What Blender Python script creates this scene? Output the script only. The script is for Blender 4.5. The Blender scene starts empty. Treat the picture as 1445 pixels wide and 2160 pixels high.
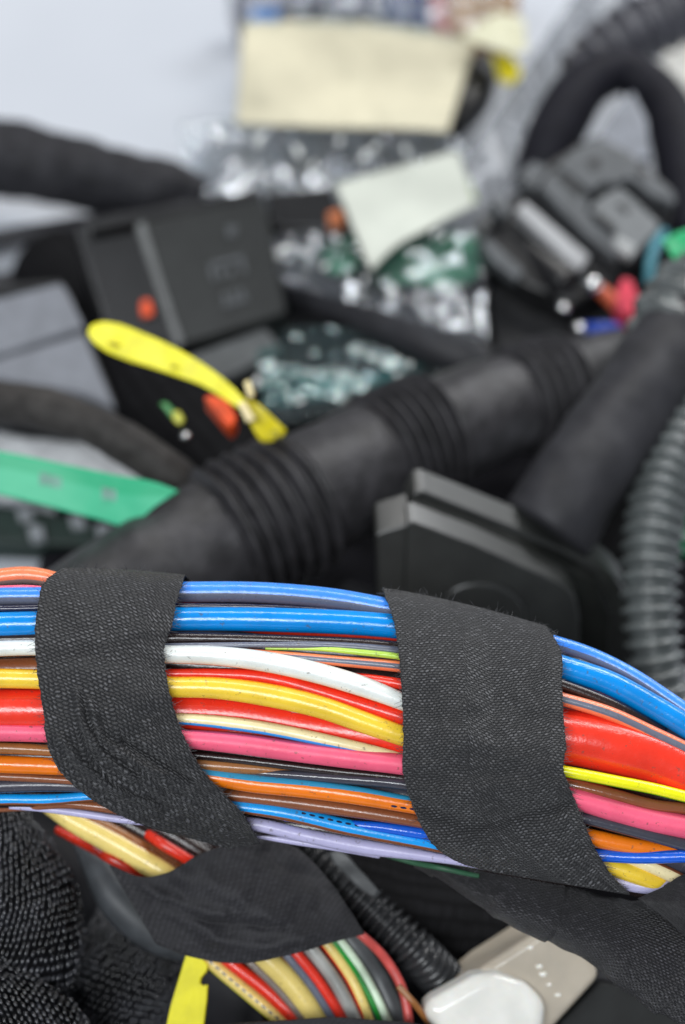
import bpy, bmesh, math, random
from mathutils import Vector, noise, Matrix
random.seed(7)
sc = bpy.context.scene
COL = sc.collection

# ------------------------------------------------------------------ camera
# one Blender unit = 1 cm.  The camera looks down on a white work table.
PITCH = math.radians(50); H = 25.5; FOCUS = 22.0
Fv = Vector((0, math.cos(PITCH), -math.sin(PITCH)))
Uv = Vector((0, math.sin(PITCH), math.cos(PITCH)))
Rv = Vector((1, 0, 0))
CAM = Vector((0, 0, H))
K = 8.0/22.0/1445.0                       # cm per photo pixel per cm of depth
cd = bpy.data.cameras.new('camera'); cam = bpy.data.objects.new('camera', cd); COL.objects.link(cam)
m = Matrix((Rv, Uv, -Fv)).transposed().to_4x4(); m.translation = CAM
cam.matrix_world = m
cd.sensor_fit = 'VERTICAL'; cd.sensor_height = 24
cd.lens = 12.0/(1080*K); cd.clip_start = 1; cd.clip_end = 1000
cd.dof.use_dof = True; cd.dof.focus_distance = 22.2
cd.dof.aperture_fstop = cd.lens*1e-3/0.55
sc.camera = cam

# ------------------------------------------------------------------ world, lamps, exposure
w = bpy.data.worlds.new('World'); sc.world = w; w.use_nodes = True
bg = w.node_tree.nodes['Background']; bg.inputs[0].default_value = (0.86, 0.90, 1.0, 1); bg.inputs[1].default_value = 0.19
def lamp(name, loc, target, sx, sy, power, col):
    ld = bpy.data.lights.new(name, 'AREA'); ld.shape = 'RECTANGLE'; ld.size = sx; ld.size_y = sy
    ld.energy = power; ld.color = col
    o = bpy.data.objects.new(name, ld); COL.objects.link(o); o.location = loc
    o.rotation_euler = (Vector(target)-Vector(loc)).to_track_quat('-Z', 'Y').to_euler(); return o
lamp('ceiling_and_fill_lamp', (6, 64, 84), (0, 20, 2), 110, 9, 48000, (1.0, 0.985, 0.96))
lamp('ceiling_and_fill_lamp', (-22, -42, 88), (0, 20, 2), 80, 24, 84000, (0.93, 0.97, 1.0))
lamp('ceiling_and_fill_lamp', (62, 98, 62), (2, 18, 2), 60, 26, 52000, (0.97, 0.985, 1.0))  # side lamp added to brighten the grommet's top edges and the film
sc.view_settings.view_transform = 'Standard'; sc.view_settings.look = 'None'
sc.view_settings.exposure = 0.22; sc.view_settings.gamma = 1
sc.cycles.use_denoising = True; sc.cycles.max_bounces = 8; sc.cycles.transparent_max_bounces = 24
sc.cycles.caustics_reflective = False; sc.cycles.caustics_refractive = False

# ------------------------------------------------------------------ helpers
def W(px, py, d): return CAM + Fv*d + Rv*((px-722.5)*K*d) - Uv*((py-1080)*K*d)
def dh(py, h):                              # depth at which the ray through row py is h above the table
    ny = -(py-1080)*K
    return (H-h)/(math.sin(PITCH)-ny*math.cos(PITCH))
def PL(px, py, P0, n):                      # where a sight line meets a plane in the scene
    r = Fv + Rv*((px-722.5)*K) - Uv*((py-1080)*K)
    return CAM + r*((P0-CAM).dot(n)/r.dot(n))
def srgb(r, g, b):
    f = lambda c: (c/255/12.92) if c/255 <= .04045 else ((c/255+.055)/1.055)**2.4
    return (f(r), f(g), f(b), 1)
def cr(pts, n):                             # Catmull-Rom through rows of numbers, chord spaced
    L = [0]
    for a, b in zip(pts, pts[1:]): L.append(L[-1]+math.dist(a[:3], b[:3])+1e-6)
    out = []; m_ = len(pts)
    for i in range(n+1):
        s = L[-1]*i/n; j = 0
        while j < m_-2 and s > L[j+1]: j += 1
        t = (s-L[j])/(L[j+1]-L[j])
        p1, p2 = pts[j], pts[j+1]; h_ = L[j+1]-L[j]
        p0 = pts[j-1] if j > 0 else None; p3 = pts[j+2] if j+2 < m_ else None
        row = []
        for c in range(len(p1)):
            d = (p2[c]-p1[c])/h_
            m1 = d if p0 is None else ((p1[c]-p0[c])/(L[j]-L[j-1])*h_+d*(L[j]-L[j-1]))/(h_+L[j]-L[j-1])
            m2 = d if p3 is None else ((p3[c]-p2[c])/(L[j+2]-L[j+1])*h_+d*(L[j+2]-L[j+1]))/(h_+L[j+2]-L[j+1])
            t2, t3 = t*t, t*t*t
            row.append((2*t3-3*t2+1)*p1[c]+(t3-2*t2+t)*h_*m1+(-2*t3+3*t2)*p2[c]+(t3-t2)*h_*m2)
        out.append(row)
    return out
def lin(pts, x):
    if x <= pts[0][0]: return pts[0][1]
    for a, b in zip(pts, pts[1:]):
        if x <= b[0]: return a[1]+(b[1]-a[1])*(x-a[0])/(b[0]-a[0])
    return pts[-1][1]
def tag(o, label=None, cat=None, group=None, kind=None):
    if label: o['label'] = label
    if cat: o['category'] = cat
    if group: o['group'] = group
    if kind: o['kind'] = kind
    return o
def thing(name, label, cat, loc, group=None):
    o = bpy.data.objects.new(name, None); COL.objects.link(o); o.location = loc; o.empty_display_size = .3
    return tag(o, label, cat, group)
def build(name, V, F, mat, parent=None, uv=None, smooth=True, label=None, solid=0, bev=0, wn=False):
    if parent is not None: o0 = parent_loc(parent)
    else:
        o0 = Vector((0, 0, 0))
        for v in V: o0 += v
        o0 /= len(V)
    me = bpy.data.meshes.new(name)
    me.from_pydata([tuple(v-o0) for v in V], [], F); me.update()
    if uv is not None:
        l = me.uv_layers.new(name='UVMap'); buf = []
        if isinstance(uv[0][0], (list, tuple)):
            for f in uv:
                for c in f: buf += [c[0], c[1]]
        else:
            for p in me.polygons:
                for vi in p.vertices: buf += [uv[vi][0], uv[vi][1]]
        l.data.foreach_set('uv', buf)
    if smooth: me.polygons.foreach_set('use_smooth', [True]*len(me.polygons))
    me.materials.append(mat)
    o = bpy.data.objects.new(name, me); COL.objects.link(o)
    if parent is None: o.location = o0
    else: o.parent = parent
    if label: o['label'] = label
    if solid:
        s = o.modifiers.new('thickness', 'SOLIDIFY'); s.thickness = solid; s.offset = 0
    if bev:
        b = o.modifiers.new('edges', 'BEVEL'); b.width = bev; b.segments = 3; b.limit_method = 'ANGLE'; b.angle_limit = math.radians(35)
        if not smooth: me.polygons.foreach_set('use_smooth', [True]*len(me.polygons)); b.harden_normals = True
    return o
def parent_loc(o):
    l = Vector((0, 0, 0))
    while o is not None: l += o.location; o = o.parent
    return l

def tube3(name, rows, mat, parent=None, n=80, sides=20, ridge=None, caps=True, label=None, rough=0, seed=0):
    """rows: x, y, z, radius, extra stripe turn.  A closed round tube with u along its length (cm), v round it."""
    R = cr([list(r)+[0]*(5-len(r)) for r in rows], n)
    V = []; UV = []; s = 0; prev = None; Nn = len(R)
    for i, r in enumerate(R):
        P = Vector(r[:3]); a = Vector(R[max(i-1, 0)][:3]); b = Vector(R[min(i+1, n)][:3])
        T = (b-a).normalized(); N = -Fv - T*(-Fv).dot(T)
        if N.length < .05: N = Uv - T*Uv.dot(T)
        N.normalize(); B = N.cross(T)
        if prev is not None: s += (P-prev).length
        prev = P
        rad = r[3]
        if ridge: rad += ridge(s, i/n, r)
        for k in range(sides+1):
            th = (k/sides-.5)*2*math.pi
            q = rad
            if rough:
                dirv = N*math.cos(th)+B*math.sin(th)
                q += rough*noise.noise((P+dirv*rad)*1.6+Vector((seed, 0, 0)))+rough*.5*noise.noise((P+dirv*rad)*4+Vector((seed, 9, 0)))
            V.append(P+(N*math.cos(th)+B*math.sin(th))*q)
            UV.append((s, k/sides+r[4]))
    F = []; w_ = sides+1
    for i in range(Nn-1):
        for k in range(sides):
            a = i*w_+k; F.append((a, a+1, a+1+w_, a+w_))
    if caps:
        for ring, P in ((0, R[0]), (Nn-1, R[-1])):
            c = len(V); V.append(Vector(P[:3])); UV.append((0, .5))
            for k in range(sides):
                a = ring*w_+k
                F.append((a+1, a, c) if ring == 0 else (a, a+1, c))
    return build(name, V, F, mat, parent, UV, label=label)
def tube(name, pts, mat, parent=None, **kw):
    """pts: photo column, photo row, distance from the lens (cm), radius in photo pixels there."""
    rows = []
    for p in pts:
        v = W(p[0], p[1], p[2]); rows.append([v.x, v.y, v.z, p[3]*K*p[2], p[4] if len(p) > 4 else 0])
    return tube3(name, rows, mat, parent, **kw)
def rounded(pts, n=60):
    q = [(a, b, 0) for a, b in pts]; k = len(q); R = cr(q+q[:1], n)
    return [(p[0], p[1]) for p in R[:-1]]
def prism(name, outline, P0, n, ext, mat, parent=None, bev=.03, label=None):
    """a solid with the given outline on plane (P0, n), pushed back by vector ext"""
    A = [PL(x, y, P0, n) for x, y in outline]
    area = sum((A[i]-A[0]).cross(A[(i+1) % len(A)]-A[0]).dot(n) for i in range(len(A)))
    if area < 0: A.reverse()
    V = A+[v+ext for v in A]; k = len(A)
    F = [tuple(range(k)), tuple(range(2*k-1, k-1, -1))]+[(i, i+k, (i+1) % k+k, (i+1) % k) for i in range(k)]
    return build(name, V, F, mat, parent, smooth=False, bev=bev, label=label)
def patch(name, top, bot, dfun, mat, parent=None, nu=30, nv=20, amp=0, freq=1.0, thick=.02, label=None, curve=True, seed=0, crisp=False):
    """sheet between an upper and a lower edge curve, dfun(px,py)->distance; amp wrinkles it"""
    tp = cr([(a, b, 0) for a, b in top], nu) if curve else polyl(top, nu)
    bp = cr([(a, b, 0) for a, b in bot], nu) if curve else polyl(bot, nu)
    V = []; UV = []
    for i in range(nu+1):
        for j in range(nv+1):
            t = j/nv; x = tp[i][0]*(1-t)+bp[i][0]*t; y = tp[i][1]*(1-t)+bp[i][1]*t
            d = dfun(x, y); P = W(x, y, d)
            if amp:
                q = P*freq+Vector((seed*3.1, 0, 0))
                if crisp: q = Vector(((P.x+.35*P.y)*1.7*freq+seed*3.1, P.y*.55*freq-.2*P.x*freq, P.z))
                d -= amp*((1-2.2*abs(noise.noise(q)))*.7+.45*(1-2.2*abs(noise.noise(q*2.1+Vector((5, 1, 2)))))+.25*(1-2*abs(noise.noise(q*4.3)))) if crisp else amp*(noise.noise(q)+.5*noise.noise(q*2.3)+.3*noise.noise(q*5))
                P = W(x, y, d)
            V.append(P); UV.append((i/nu, t))
    F = [(i*(nv+1)+j, i*(nv+1)+j+1, (i+1)*(nv+1)+j+1, (i+1)*(nv+1)+j) for i in range(nu) for j in range(nv)]
    return build(name, V, F, mat, parent, UV, solid=thick, label=label)
def polyl(pts, n):
    L = [0]
    for a, b in zip(pts, pts[1:]): L.append(L[-1]+math.dist(a, b))
    out = []
    for i in range(n+1):
        s = L[-1]*i/n; j = 0
        while j < len(pts)-2 and s > L[j+1]: j += 1
        t = (s-L[j])/max(1e-9, L[j+1]-L[j]); out.append((pts[j][0]+(pts[j+1][0]-pts[j][0])*t, pts[j][1]+(pts[j+1][1]-pts[j][1])*t, 0))
    return out

# ------------------------------------------------------------------ materials
class NT:
    def __init__(s, name):
        s.m = bpy.data.materials.new(name); s.m.use_nodes = True; s.t = s.m.node_tree
        s.p = s.t.nodes['Principled BSDF']; s.out = s.t.nodes['Material Output']
    def n(s, typ, **kw):
        x = s.t.nodes.new(typ)
        for k, v in kw.items(): setattr(x, k, v)
        return x
    def l(s, a, b): s.t.links.new(a, b)
    def math(s, op, a, b=None, c=None):
        x = s.n('ShaderNodeMath', operation=op)
        for i, v in enumerate((a, b, c)):
            if v is None: continue
            if isinstance(v, (int, float)): x.inputs[i].default_value = v
            else: s.l(v, x.inputs[i])
        return x.outputs[0]
    def mix(s, f, a, b):
        x = s.n('ShaderNodeMix', data_type='RGBA')
        for i, v in ((0, f), (6, a), (7, b)):
            if isinstance(v, (int, float, tuple)): x.inputs[i].default_value = v
            else: s.l(v, x.inputs[i])
        return x.outputs[2]
    def ramp(s, f, lo, hi):
        x = s.n('ShaderNodeMapRange', interpolation_type='SMOOTHSTEP'); s.l(f, x.inputs[0]); x.inputs[1].default_value = lo; x.inputs[2].default_value = hi
        return x.outputs[0]
    def noise(s, vec, scale, det=3):
        x = s.n('ShaderNodeTexNoise'); x.inputs['Scale'].default_value = scale; x.inputs['Detail'].default_value = det
        if vec is not None: s.l(vec, x.inputs['Vector'])
        return x.outputs[0]
    def bump(s, h, strength, dist):
        x = s.n('ShaderNodeBump'); x.inputs['Strength'].default_value = strength; x.inputs['Distance'].default_value = dist
        s.l(h, x.inputs['Height']); s.l(x.outputs[0], s.p.inputs['Normal']); return x
def plain(name, col, rough=.45, spec=.5, var=.12, nscale=3, bumpd=.004, bscale=25, coat=0, metal=0, sss=0):
    N = NT(name); tc = N.n('ShaderNodeTexCoord').outputs['Object']
    f = N.noise(tc, nscale, 4)
    dk = tuple(c*(1-var*2.2) for c in col[:3])+(1,); br = tuple(min(1, c*(1+var)) for c in col[:3])+(1,)
    N.l(N.mix(N.ramp(f, .3, .7), dk, br), N.p.inputs['Base Color'])
    N.p.inputs['Roughness'].default_value = rough; N.p.inputs['Specular IOR Level'].default_value = spec
    N.p.inputs['Coat Weight'].default_value = coat; N.p.inputs['Metallic'].default_value = metal
    if sss: N.p.inputs['Subsurface Weight'].default_value = sss; N.p.inputs['Subsurface Radius'].default_value = (.1, .08, .06)
    if bumpd: N.bump(N.noise(tc, bscale, 3), .6, bumpd)
    return N.m
def wiremat(name, col, stripe=None, lo=.4, hi=.6, rough=.22, spec=.65, marks=None, smear=None):
    N = NT(name); uvn = N.n('ShaderNodeUVMap').outputs[0]
    sp = N.n('ShaderNodeSeparateXYZ'); N.l(uvn, sp.inputs[0]); u, v = sp.outputs[0], sp.outputs[1]
    tc = N.n('ShaderNodeTexCoord').outputs['Object']
    f = N.noise(tc, 2.2, 4)
    c = N.mix(N.ramp(f, .35, .75), col, tuple(x*.84 for x in col[:3])+(1,))
    if stripe:
        wob = N.math('ADD', v, N.math('MULTIPLY', N.math('SUBTRACT', N.noise(tc, 7, 2), .5), .02))
        wr = N.math('FRACT', wob)
        a = N.ramp(wr, lo-.006, lo+.006); b = N.ramp(wr, hi-.006, hi+.006)
        c = N.mix(N.math('SUBTRACT', a, b), c, stripe)
    if marks:                                # printed dots and dashes on the insulation
        u0, u1, v0 = marks
        cell = N.math('FRACT', N.math('MULTIPLY', u, 9.0)); dx = N.math('SUBTRACT', cell, .5)
        dy = N.math('MULTIPLY', N.math('SUBTRACT', v, v0), 14.0)
        rr = N.math('SQRT', N.math('ADD', N.math('MULTIPLY', dx, dx), N.math('MULTIPLY', dy, dy)))
        inr = N.math('MULTIPLY', N.math('GREATER_THAN', u, u0), N.math('LESS_THAN', u, u1))
        ring = N.math('MULTIPLY', N.math('LESS_THAN', rr, .34), inr)
        c = N.mix(ring, c, (.006, .012, .05, 1))
    # handling scuffs and grime
    g = N.noise(tc, 16, 5); c = N.mix(N.math('MULTIPLY', N.ramp(g, .62, .72), .55), c, (.10, .08, .06, 1))
    N.l(c, N.p.inputs['Base Color'])
    rg = N.n('ShaderNodeMapRange'); N.l(N.noise(tc, 9, 4), rg.inputs[0]); rg.inputs[3].default_value = rough-.08; rg.inputs[4].default_value = rough+.16
    N.l(rg.outputs[0], N.p.inputs['Roughness']); N.p.inputs['Specular IOR Level'].default_value = spec
    N.p.inputs['Subsurface Weight'].default_value = .12; N.p.inputs['Subsurface Radius'].default_value = (.06, .05, .04)
    N.bump(N.noise(tc, 22, 4), .5, .006)
    return N.m
def weavemat(name, base, pu=.056, pv=.036, rot=0, depth=.016, hi=3.2, rough=.5, vs=1.0, warp=.022, spec=.32, sheen=.06):
    """woven cloth tape: staggered short yarn floats"""
    N = NT(name); uvn = N.n('ShaderNodeUVMap').outputs[0]; tc = N.n('ShaderNodeTexCoord').outputs['Object']
    mp = N.n('ShaderNodeMapping'); mp.inputs['Rotation'].default_value[2] = rot; mp.inputs['Scale'].default_value = (1, vs, 1); N.l(uvn, mp.inputs[0])
    wn_ = N.n('ShaderNodeTexNoise'); wn_.inputs['Scale'].default_value = 5; N.l(tc, wn_.inputs['Vector'])
    ad = N.n('ShaderNodeVectorMath', operation='MULTIPLY_ADD'); N.l(wn_.outputs[1], ad.inputs[0]); ad.inputs[1].default_value = (warp, warp, 0); N.l(mp.outputs[0], ad.inputs[2])
    sp = N.n('ShaderNodeSeparateXYZ'); N.l(ad.outputs[0], sp.inputs[0])
    y = N.math('DIVIDE', sp.outputs[1], pv); row = N.math('FLOOR', y); fy = N.math('FRACT', y)
    par = N.math('MULTIPLY', N.math('MODULO', row, 2), .5)
    x = N.math('ADD', N.math('DIVIDE', sp.outputs[0], pu), par); fx = N.math('FRACT', x)
    hx = N.math('SINE', N.math('MULTIPLY', fx, math.pi)); hy = N.math('SINE', N.math('MULTIPLY', fy, math.pi))
    h = N.math('MULTIPLY', N.math('POWER', hx, .6), hy)
    cellv = N.n('ShaderNodeCombineXYZ'); N.l(N.math('FLOOR', x), cellv.inputs[0]); N.l(row, cellv.inputs[1])
    wnz = N.n('ShaderNodeTexWhiteNoise', noise_dimensions='2D'); N.l(cellv.outputs[0], wnz.inputs['Vector'])
    h = N.math('MULTIPLY', h, N.math('ADD', N.math('MULTIPLY', wnz.outputs[0], .8), .45))
    b2 = tuple(c*.35 for c in base[:3])+(1,); b3 = tuple(c*hi for c in base[:3])+(1,)
    c = N.mix(N.ramp(h, .05, .5), b2, base); c = N.mix(N.math('MULTIPLY', N.ramp(h, .55, 1.1), N.math('ADD', N.math('MULTIPLY', N.math('POWER', wnz.outputs[0], 2.0), .75), .25)), c, b3)  # sparkle painted into the colour of random yarn tops
    big = N.ramp(N.noise(tc, 1.3, 4), .35, .7); c = N.mix(N.math('MULTIPLY', big, .35), c, tuple(q*.6 for q in base[:3])+(1,))
    N.l(c, N.p.inputs['Base Color']); N.p.inputs['Roughness'].default_value = rough
    N.p.inputs['Specular IOR Level'].default_value = spec; N.p.inputs['Sheen Weight'].default_value = sheen; N.p.inputs['Sheen Roughness'].default_value = .4
    hh = N.math('ADD', h, N.math('MULTIPLY', N.noise(tc, 60, 2), .5))
    N.bump(hh, .9, depth)
    return N.m
def filmmat(name, tint=(.9, .93, .95, 1), dif=(.5, .52, .54, 1), haze=.16, gl=.16, rough=.08, bscale=3, bd=.1):
    N = NT(name); tc = N.n('ShaderNodeTexCoord').outputs['Object']
    N.t.nodes.remove(N.p)
    tr = N.n('ShaderNodeBsdfTransparent'); tr.inputs[0].default_value = tint
    g = N.n('ShaderNodeBsdfGlossy'); g.inputs['Roughness'].default_value = rough; g.inputs[0].default_value = (.95, .97, 1, 1)
    df = N.n('ShaderNodeBsdfDiffuse'); df.inputs[0].default_value = dif
    b = N.n('ShaderNodeBump'); b.inputs['Strength'].default_value = 1; b.inputs['Distance'].default_value = bd
    N.l(N.noise(tc, bscale, 3), b.inputs['Height']); N.l(b.outputs[0], g.inputs['Normal']); N.l(b.outputs[0], df.inputs['Normal'])
    m1 = N.n('ShaderNodeMixShader'); m1.inputs[0].default_value = haze; N.l(tr.outputs[0], m1.inputs[1]); N.l(df.outputs[0], m1.inputs[2])
    m2 = N.n('ShaderNodeMixShader'); m2.inputs[0].default_value = gl; N.l(m1.outputs[0], m2.inputs[1]); N.l(g.outputs[0], m2.inputs[2])
    N.l(m2.outputs[0], N.out.inputs[0]); return N.m

BLK = plain('black_plastic', (.008, .008, .009, 1), .30, .6)
BLK2 = plain('dark_green_black_plastic', (.013, .0145, .014, 1), .4, .45)
GRYP = plain('grey_plastic', srgb(120, 123, 130), .5, .4, .06)
MGRY = plain('mid_grey_plastic', srgb(86, 89, 92), .42, .4, .08)
DGRY = plain('charcoal_plastic', (.055, .058, .06, 1), .42, .5)
TAPEB = weavemat('blurred_cloth_tape', (.032, .031, .035, 1), .03, .02, .5, .004, 2.0, .6, 2.0)
TAPE = weavemat('woven_cloth_tape', (.038, .038, .040, 1), .058, .031, 0, .022, 4.2, warp=.06, spec=.4)
TAPE2 = weavemat('woven_cloth_tape_ribbed', (.031, .031, .033, 1), .080, .036, -.6, .024, 4.0, warp=.07, spec=.4)
TAPE3 = weavemat('woven_cloth_tape_lower', (.027, .026, .029, 1), .060, .032, 0, .022, 4.4, vs=3.6, warp=.05, spec=.4)
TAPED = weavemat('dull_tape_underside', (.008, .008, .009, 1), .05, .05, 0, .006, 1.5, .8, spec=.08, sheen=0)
RUB = plain('matte_black_rubber', (.025, .025, .029, 1), .55, .3, .12, 2, .006, 18)
CORR = plain('corrugated_black_nylon', (.026, .027, .029, 1), .27, .6)
CORG = plain('corrugated_grey_nylon', (.10, .112, .112, 1), .22, 1.0)

# ------------------------------------------------------------------ the table
N = NT('white_table_laminate'); tc = N.n('ShaderNodeTexCoord').outputs['Object']
N.l(N.mix(N.ramp(N.noise(tc, .12, 3), .3, .7), (.47, .495, .54, 1), (.52, .545, .59, 1)), N.p.inputs['Base Color']); N.p.inputs['Roughness'].default_value = .5
N.bump(N.noise(tc, 14, 3), .2, .004)
V = [Vector((x, y, z)) for z in (-3, 0) for x, y in ((-90, -40), (90, -40), (90, 110), (-90, 110))]
tb = build('table', V, [(3, 2, 1, 0), (4, 5, 6, 7), (0, 1, 5, 4), (1, 2, 6, 5), (2, 3, 7, 6), (3, 0, 4, 7)], N.m, smooth=False); tag(tb, 'smooth white table top under the pile of cables', kind='structure')

# ------------------------------------------------------------------ the bundle in focus
DC = 22.98; KK = K*22
TOPY = [(-80, 1212), (60, 1200), (140, 1206), (377, 1226), (600, 1232), (811, 1260), (1000, 1290), (1157, 1338), (1300, 1392), (1445, 1475), (1540, 1540)]
BOTY = [(-80, 1705), (100, 1712), (260, 1738), (530, 1762), (760, 1800), (940, 1825), (1150, 1862), (1300, 1890), (1445, 1925), (1540, 1960)]
def surf(x, y, grow=0):
    a = lin(TOPY, x)-grow; b = lin(BOTY, x)+grow; c = (a+b)/2; R = (b-a)/2
    q = max(0.0, 1-((y-c)/R)**2)
    return DC-.62*R*KK*math.sqrt(q)
HL = W(700, 1500, 23)
har = thing('wiring_harness', 'thick bundle of bright coloured wires bound by two wide black cloth tape bands', 'wiring harness', HL)
C = dict(
 sky=srgb(20, 152, 228), peri=srgb(66, 146, 246), blue=srgb(0, 132, 212), royal=srgb(15, 90, 205), grey=srgb(100, 104, 118), slate=srgb(98, 102, 118), butter=srgb(244, 218, 128),
 coral=srgb(252, 138, 92), white=srgb(220, 224, 220), cream=srgb(246, 230, 180), yellow=srgb(246, 208, 60), amber=srgb(240, 165, 10), red=srgb(226, 52, 32),
 dred=srgb(175, 40, 22), pink=srgb(246, 98, 130), orange=srgb(255, 132, 20), teal=srgb(50, 150, 190), brown=srgb(130, 76, 46), ochre=srgb(150, 98, 52), lav=srgb(178, 174, 208),
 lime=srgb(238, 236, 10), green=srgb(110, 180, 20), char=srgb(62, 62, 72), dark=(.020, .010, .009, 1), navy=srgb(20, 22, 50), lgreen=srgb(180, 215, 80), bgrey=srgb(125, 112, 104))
wm = {}
BRI = 1.15
for q in C:
    if q != 'dark': C[q] = tuple(v*min(BRI, .92/max(C[q][:3])) for v in C[q][:3])+(1,)
def wmat(c, s=None, lo=.4, hi=.6, **kw):
    k = (c, s, lo, hi, str(kw))
    if k not in wm: wm[k] = wiremat('insulation_'+c+('_'+s if s else ''), C[c], C[s] if s else None, lo, hi, **kw)
    return wm[k]
def wire(label, mat, pts, n=110, sides=20, name='wire', par=None):
    rows = []
    for p in pts:
        x, y, r = p[:3]; lay = p[3] if len(p) > 3 else 0; tw = p[4] if len(p) > 4 else 0
        rows.append((x, y, surf(x, y)+r*KK+lay, r, tw))
    return tube(name, rows, mat, par or har, n=n, sides=sides, label=label)
wire('coral orange wire with brown grey underside at the top left edge', wmat('coral', 'bgrey', .14, .42), [(-80, 1232, 18), (0, 1217, 18), (62, 1213, 18), (130, 1226, 16, .05), (230, 1262, 14, .25), (420, 1330, 12, .4)])
wire('thin pink wire showing at the far left', wmat('pink'), [(-80, 1240, 6, .05), (0, 1240, 5, .02), (60, 1238, 4, .05), (200, 1262, 5, .4)])
wire('light blue wire with a slate grey stripe along the top of the bundle', wmat('peri', 'slate', .16, .49), [(-80, 1262, 19), (0, 1258, 19), (85, 1257, 19), (377, 1249, 22), (566, 1251, 22.5), (724, 1266, 22), (811, 1281, 21), (1000, 1312, 18), (1157, 1353, 16.5), (1240, 1379, 16), (1332, 1423, 15.5), (1400, 1467, 15.5), (1445, 1498, 15.5), (1540, 1572, 15)])
wire('thin glossy black wire under the light blue one', wmat('navy', rough=.14), [(-80, 1283, 7, .05), (0, 1284, 8, .05), (200, 1278, 8, .1), (400, 1278, 6, .03), (566, 1281, 6, .03), (700, 1289, 6, .04), (850, 1306, 6, .1)])
wire('thick bright blue glossy wire', wmat('blue', rough=.16), [(-80, 1320, 27), (0, 1318, 27), (75, 1316, 27), (370, 1306, 25), (600, 1308, 26), (760, 1315, 26), (831, 1321, 26), (1000, 1350, 26), (1180, 1405, 25), (1286, 1441, 26), (1378, 1490, 25.5), (1445, 1530, 25), (1540, 1596, 25)])
wire('dark brown wire under the thick blue one', wmat('dark'), [(-80, 1350, 12, .1), (200, 1346, 13, .06), (370, 1346, 13, .06), (600, 1351, 12, .1), (830, 1364, 12, .12), (1000, 1390, 12, .1), (1180, 1443, 13, .08), (1290, 1486, 13, .1), (1400, 1545, 12, .2)])
wire('thin dark red wire deep behind the blue wire at the right', wmat('dred'), [(1100, 1440, 8, .2), (1210, 1462, 8, .16), (1290, 1490, 8, .14), (1400, 1545, 8, .2)])
wire('thin grey wire above the coral wire', wmat('grey', rough=.15), [(200, 1366, 6, .2), (380, 1362, 6, .05), (560, 1360, 6, .02), (700, 1362, 8, .02), (842, 1374, 9, .05), (1000, 1400, 8, .2)])
wire('thin lime green wire beside the right tape', wmat('lgreen'), [(560, 1368, 3, .12), (680, 1369, 5, .03), (760, 1376, 6.5, .0), (842, 1385, 7, .0), (960, 1410, 7, .1)])
wire('coral wire with a grey stripe', wmat('coral', 'grey', .44, .585), [(200, 1378, 9, .2), (430, 1376, 9, .12), (520, 1377, 9, .05), (600, 1384, 10, .04), (700, 1393, 11, .03), (842, 1406, 12.5, .03), (1010, 1432, 13, .03), (1180, 1473, 14, 0), (1286, 1505, 15, -.02), (1378, 1547, 15, 0), (1445, 1579, 15, 0), (1540, 1632, 15, 0)])
wire('thin red wire beside the white one', wmat('red'), [(560, 1410, 6, .3), (700, 1424, 9, .14), (790, 1434, 11, .08), (850, 1444, 12, .05), (960, 1465, 12, .2)])
wire('white wire with a yellow lower edge crossing downward', wmat('white', 'amber', .12, .31, rough=.24), [(-80, 1372, 17, .0), (0, 1368, 17, 0), (80, 1366, 17, 0), (220, 1370, 18, -.05), (350, 1380, 19, -.06), (450, 1383, 20.5, -.08), (566, 1397, 22, -.1), (685, 1424, 22.5, -.1), (764, 1448, 22, -.09), (843, 1478, 19, -.06), (930, 1515, 18, .02), (1100, 1600, 16, .3)])
wire('deep red wire between the white and the yellow wire', wmat('red'), [(100, 1412, 8, .25), (350, 1421, 10, .08), (450, 1422, 12, .08), (566, 1431, 15, .06), (685, 1462, 16, .06), (764, 1487, 17, .06), (850, 1514, 17, .05), (1000, 1560, 15, .3)])
wire('thick yellow wire with an amber upper edge', wmat('yellow', 'amber', .685, .86), [(-80, 1432, 21, 0), (0, 1431, 21, 0), (85, 1433, 21, 0), (220, 1440, 21, -.04), (360, 1449, 22, -.06), (450, 1451, 23, -.07), (566, 1466, 25, -.08), (685, 1494, 24, -.08), (764, 1522, 23.5, -.07), (846, 1551, 22, -.04), (940, 1585, 20, .05), (1100, 1660, 18, .3)])
wire('fat red cable, widest in the bundle, bare at the right', wmat('red', rough=.2), [(-80, 1500, 47, .02), (0, 1498, 46, .02), (90, 1498, 46, .02), (240, 1500, 46, .12), (380, 1500, 46, .16), (500, 1506, 48, .18), (650, 1530, 50, .2), (845, 1556, 54, .2), (1000, 1552, 58, .1), (1185, 1553, 59, 0), (1286, 1572, 60, -.02), (1380, 1602, 58, 0), (1445, 1632, 56, 0), (1540, 1682, 55, 0)], sides=32)
wire('cream wire with a light blue lower stripe', wmat('cream', 'sky', .12, .42), [(250, 1518, 11, .2), (375, 1516, 12, .03), (488, 1526, 14, .0), (570, 1538, 14, .0), (646, 1553, 14, .0), (740, 1573, 12.5, .02), (803, 1588, 12, .06), (900, 1615, 10, .25)])
wire('pink wire across the middle of the bundle', wmat('pink', rough=.36, spec=.35), [(-80, 1544, 20, -.02), (0, 1544, 20, -.02), (95, 1546, 20, -.02), (240, 1550, 20, -.03), (385, 1558, 20, -.04), (488, 1567, 22, -.05), (646, 1588, 22, -.05), (750, 1601, 22, -.05), (843, 1612, 22, -.04), (1010, 1641, 22, 0), (1203, 1682, 22, -.04), (1286, 1706, 24, -.04), (1380, 1731, 25, -.04), (1445, 1744, 25, -.04), (1540, 1765, 25, -.04)])
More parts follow.
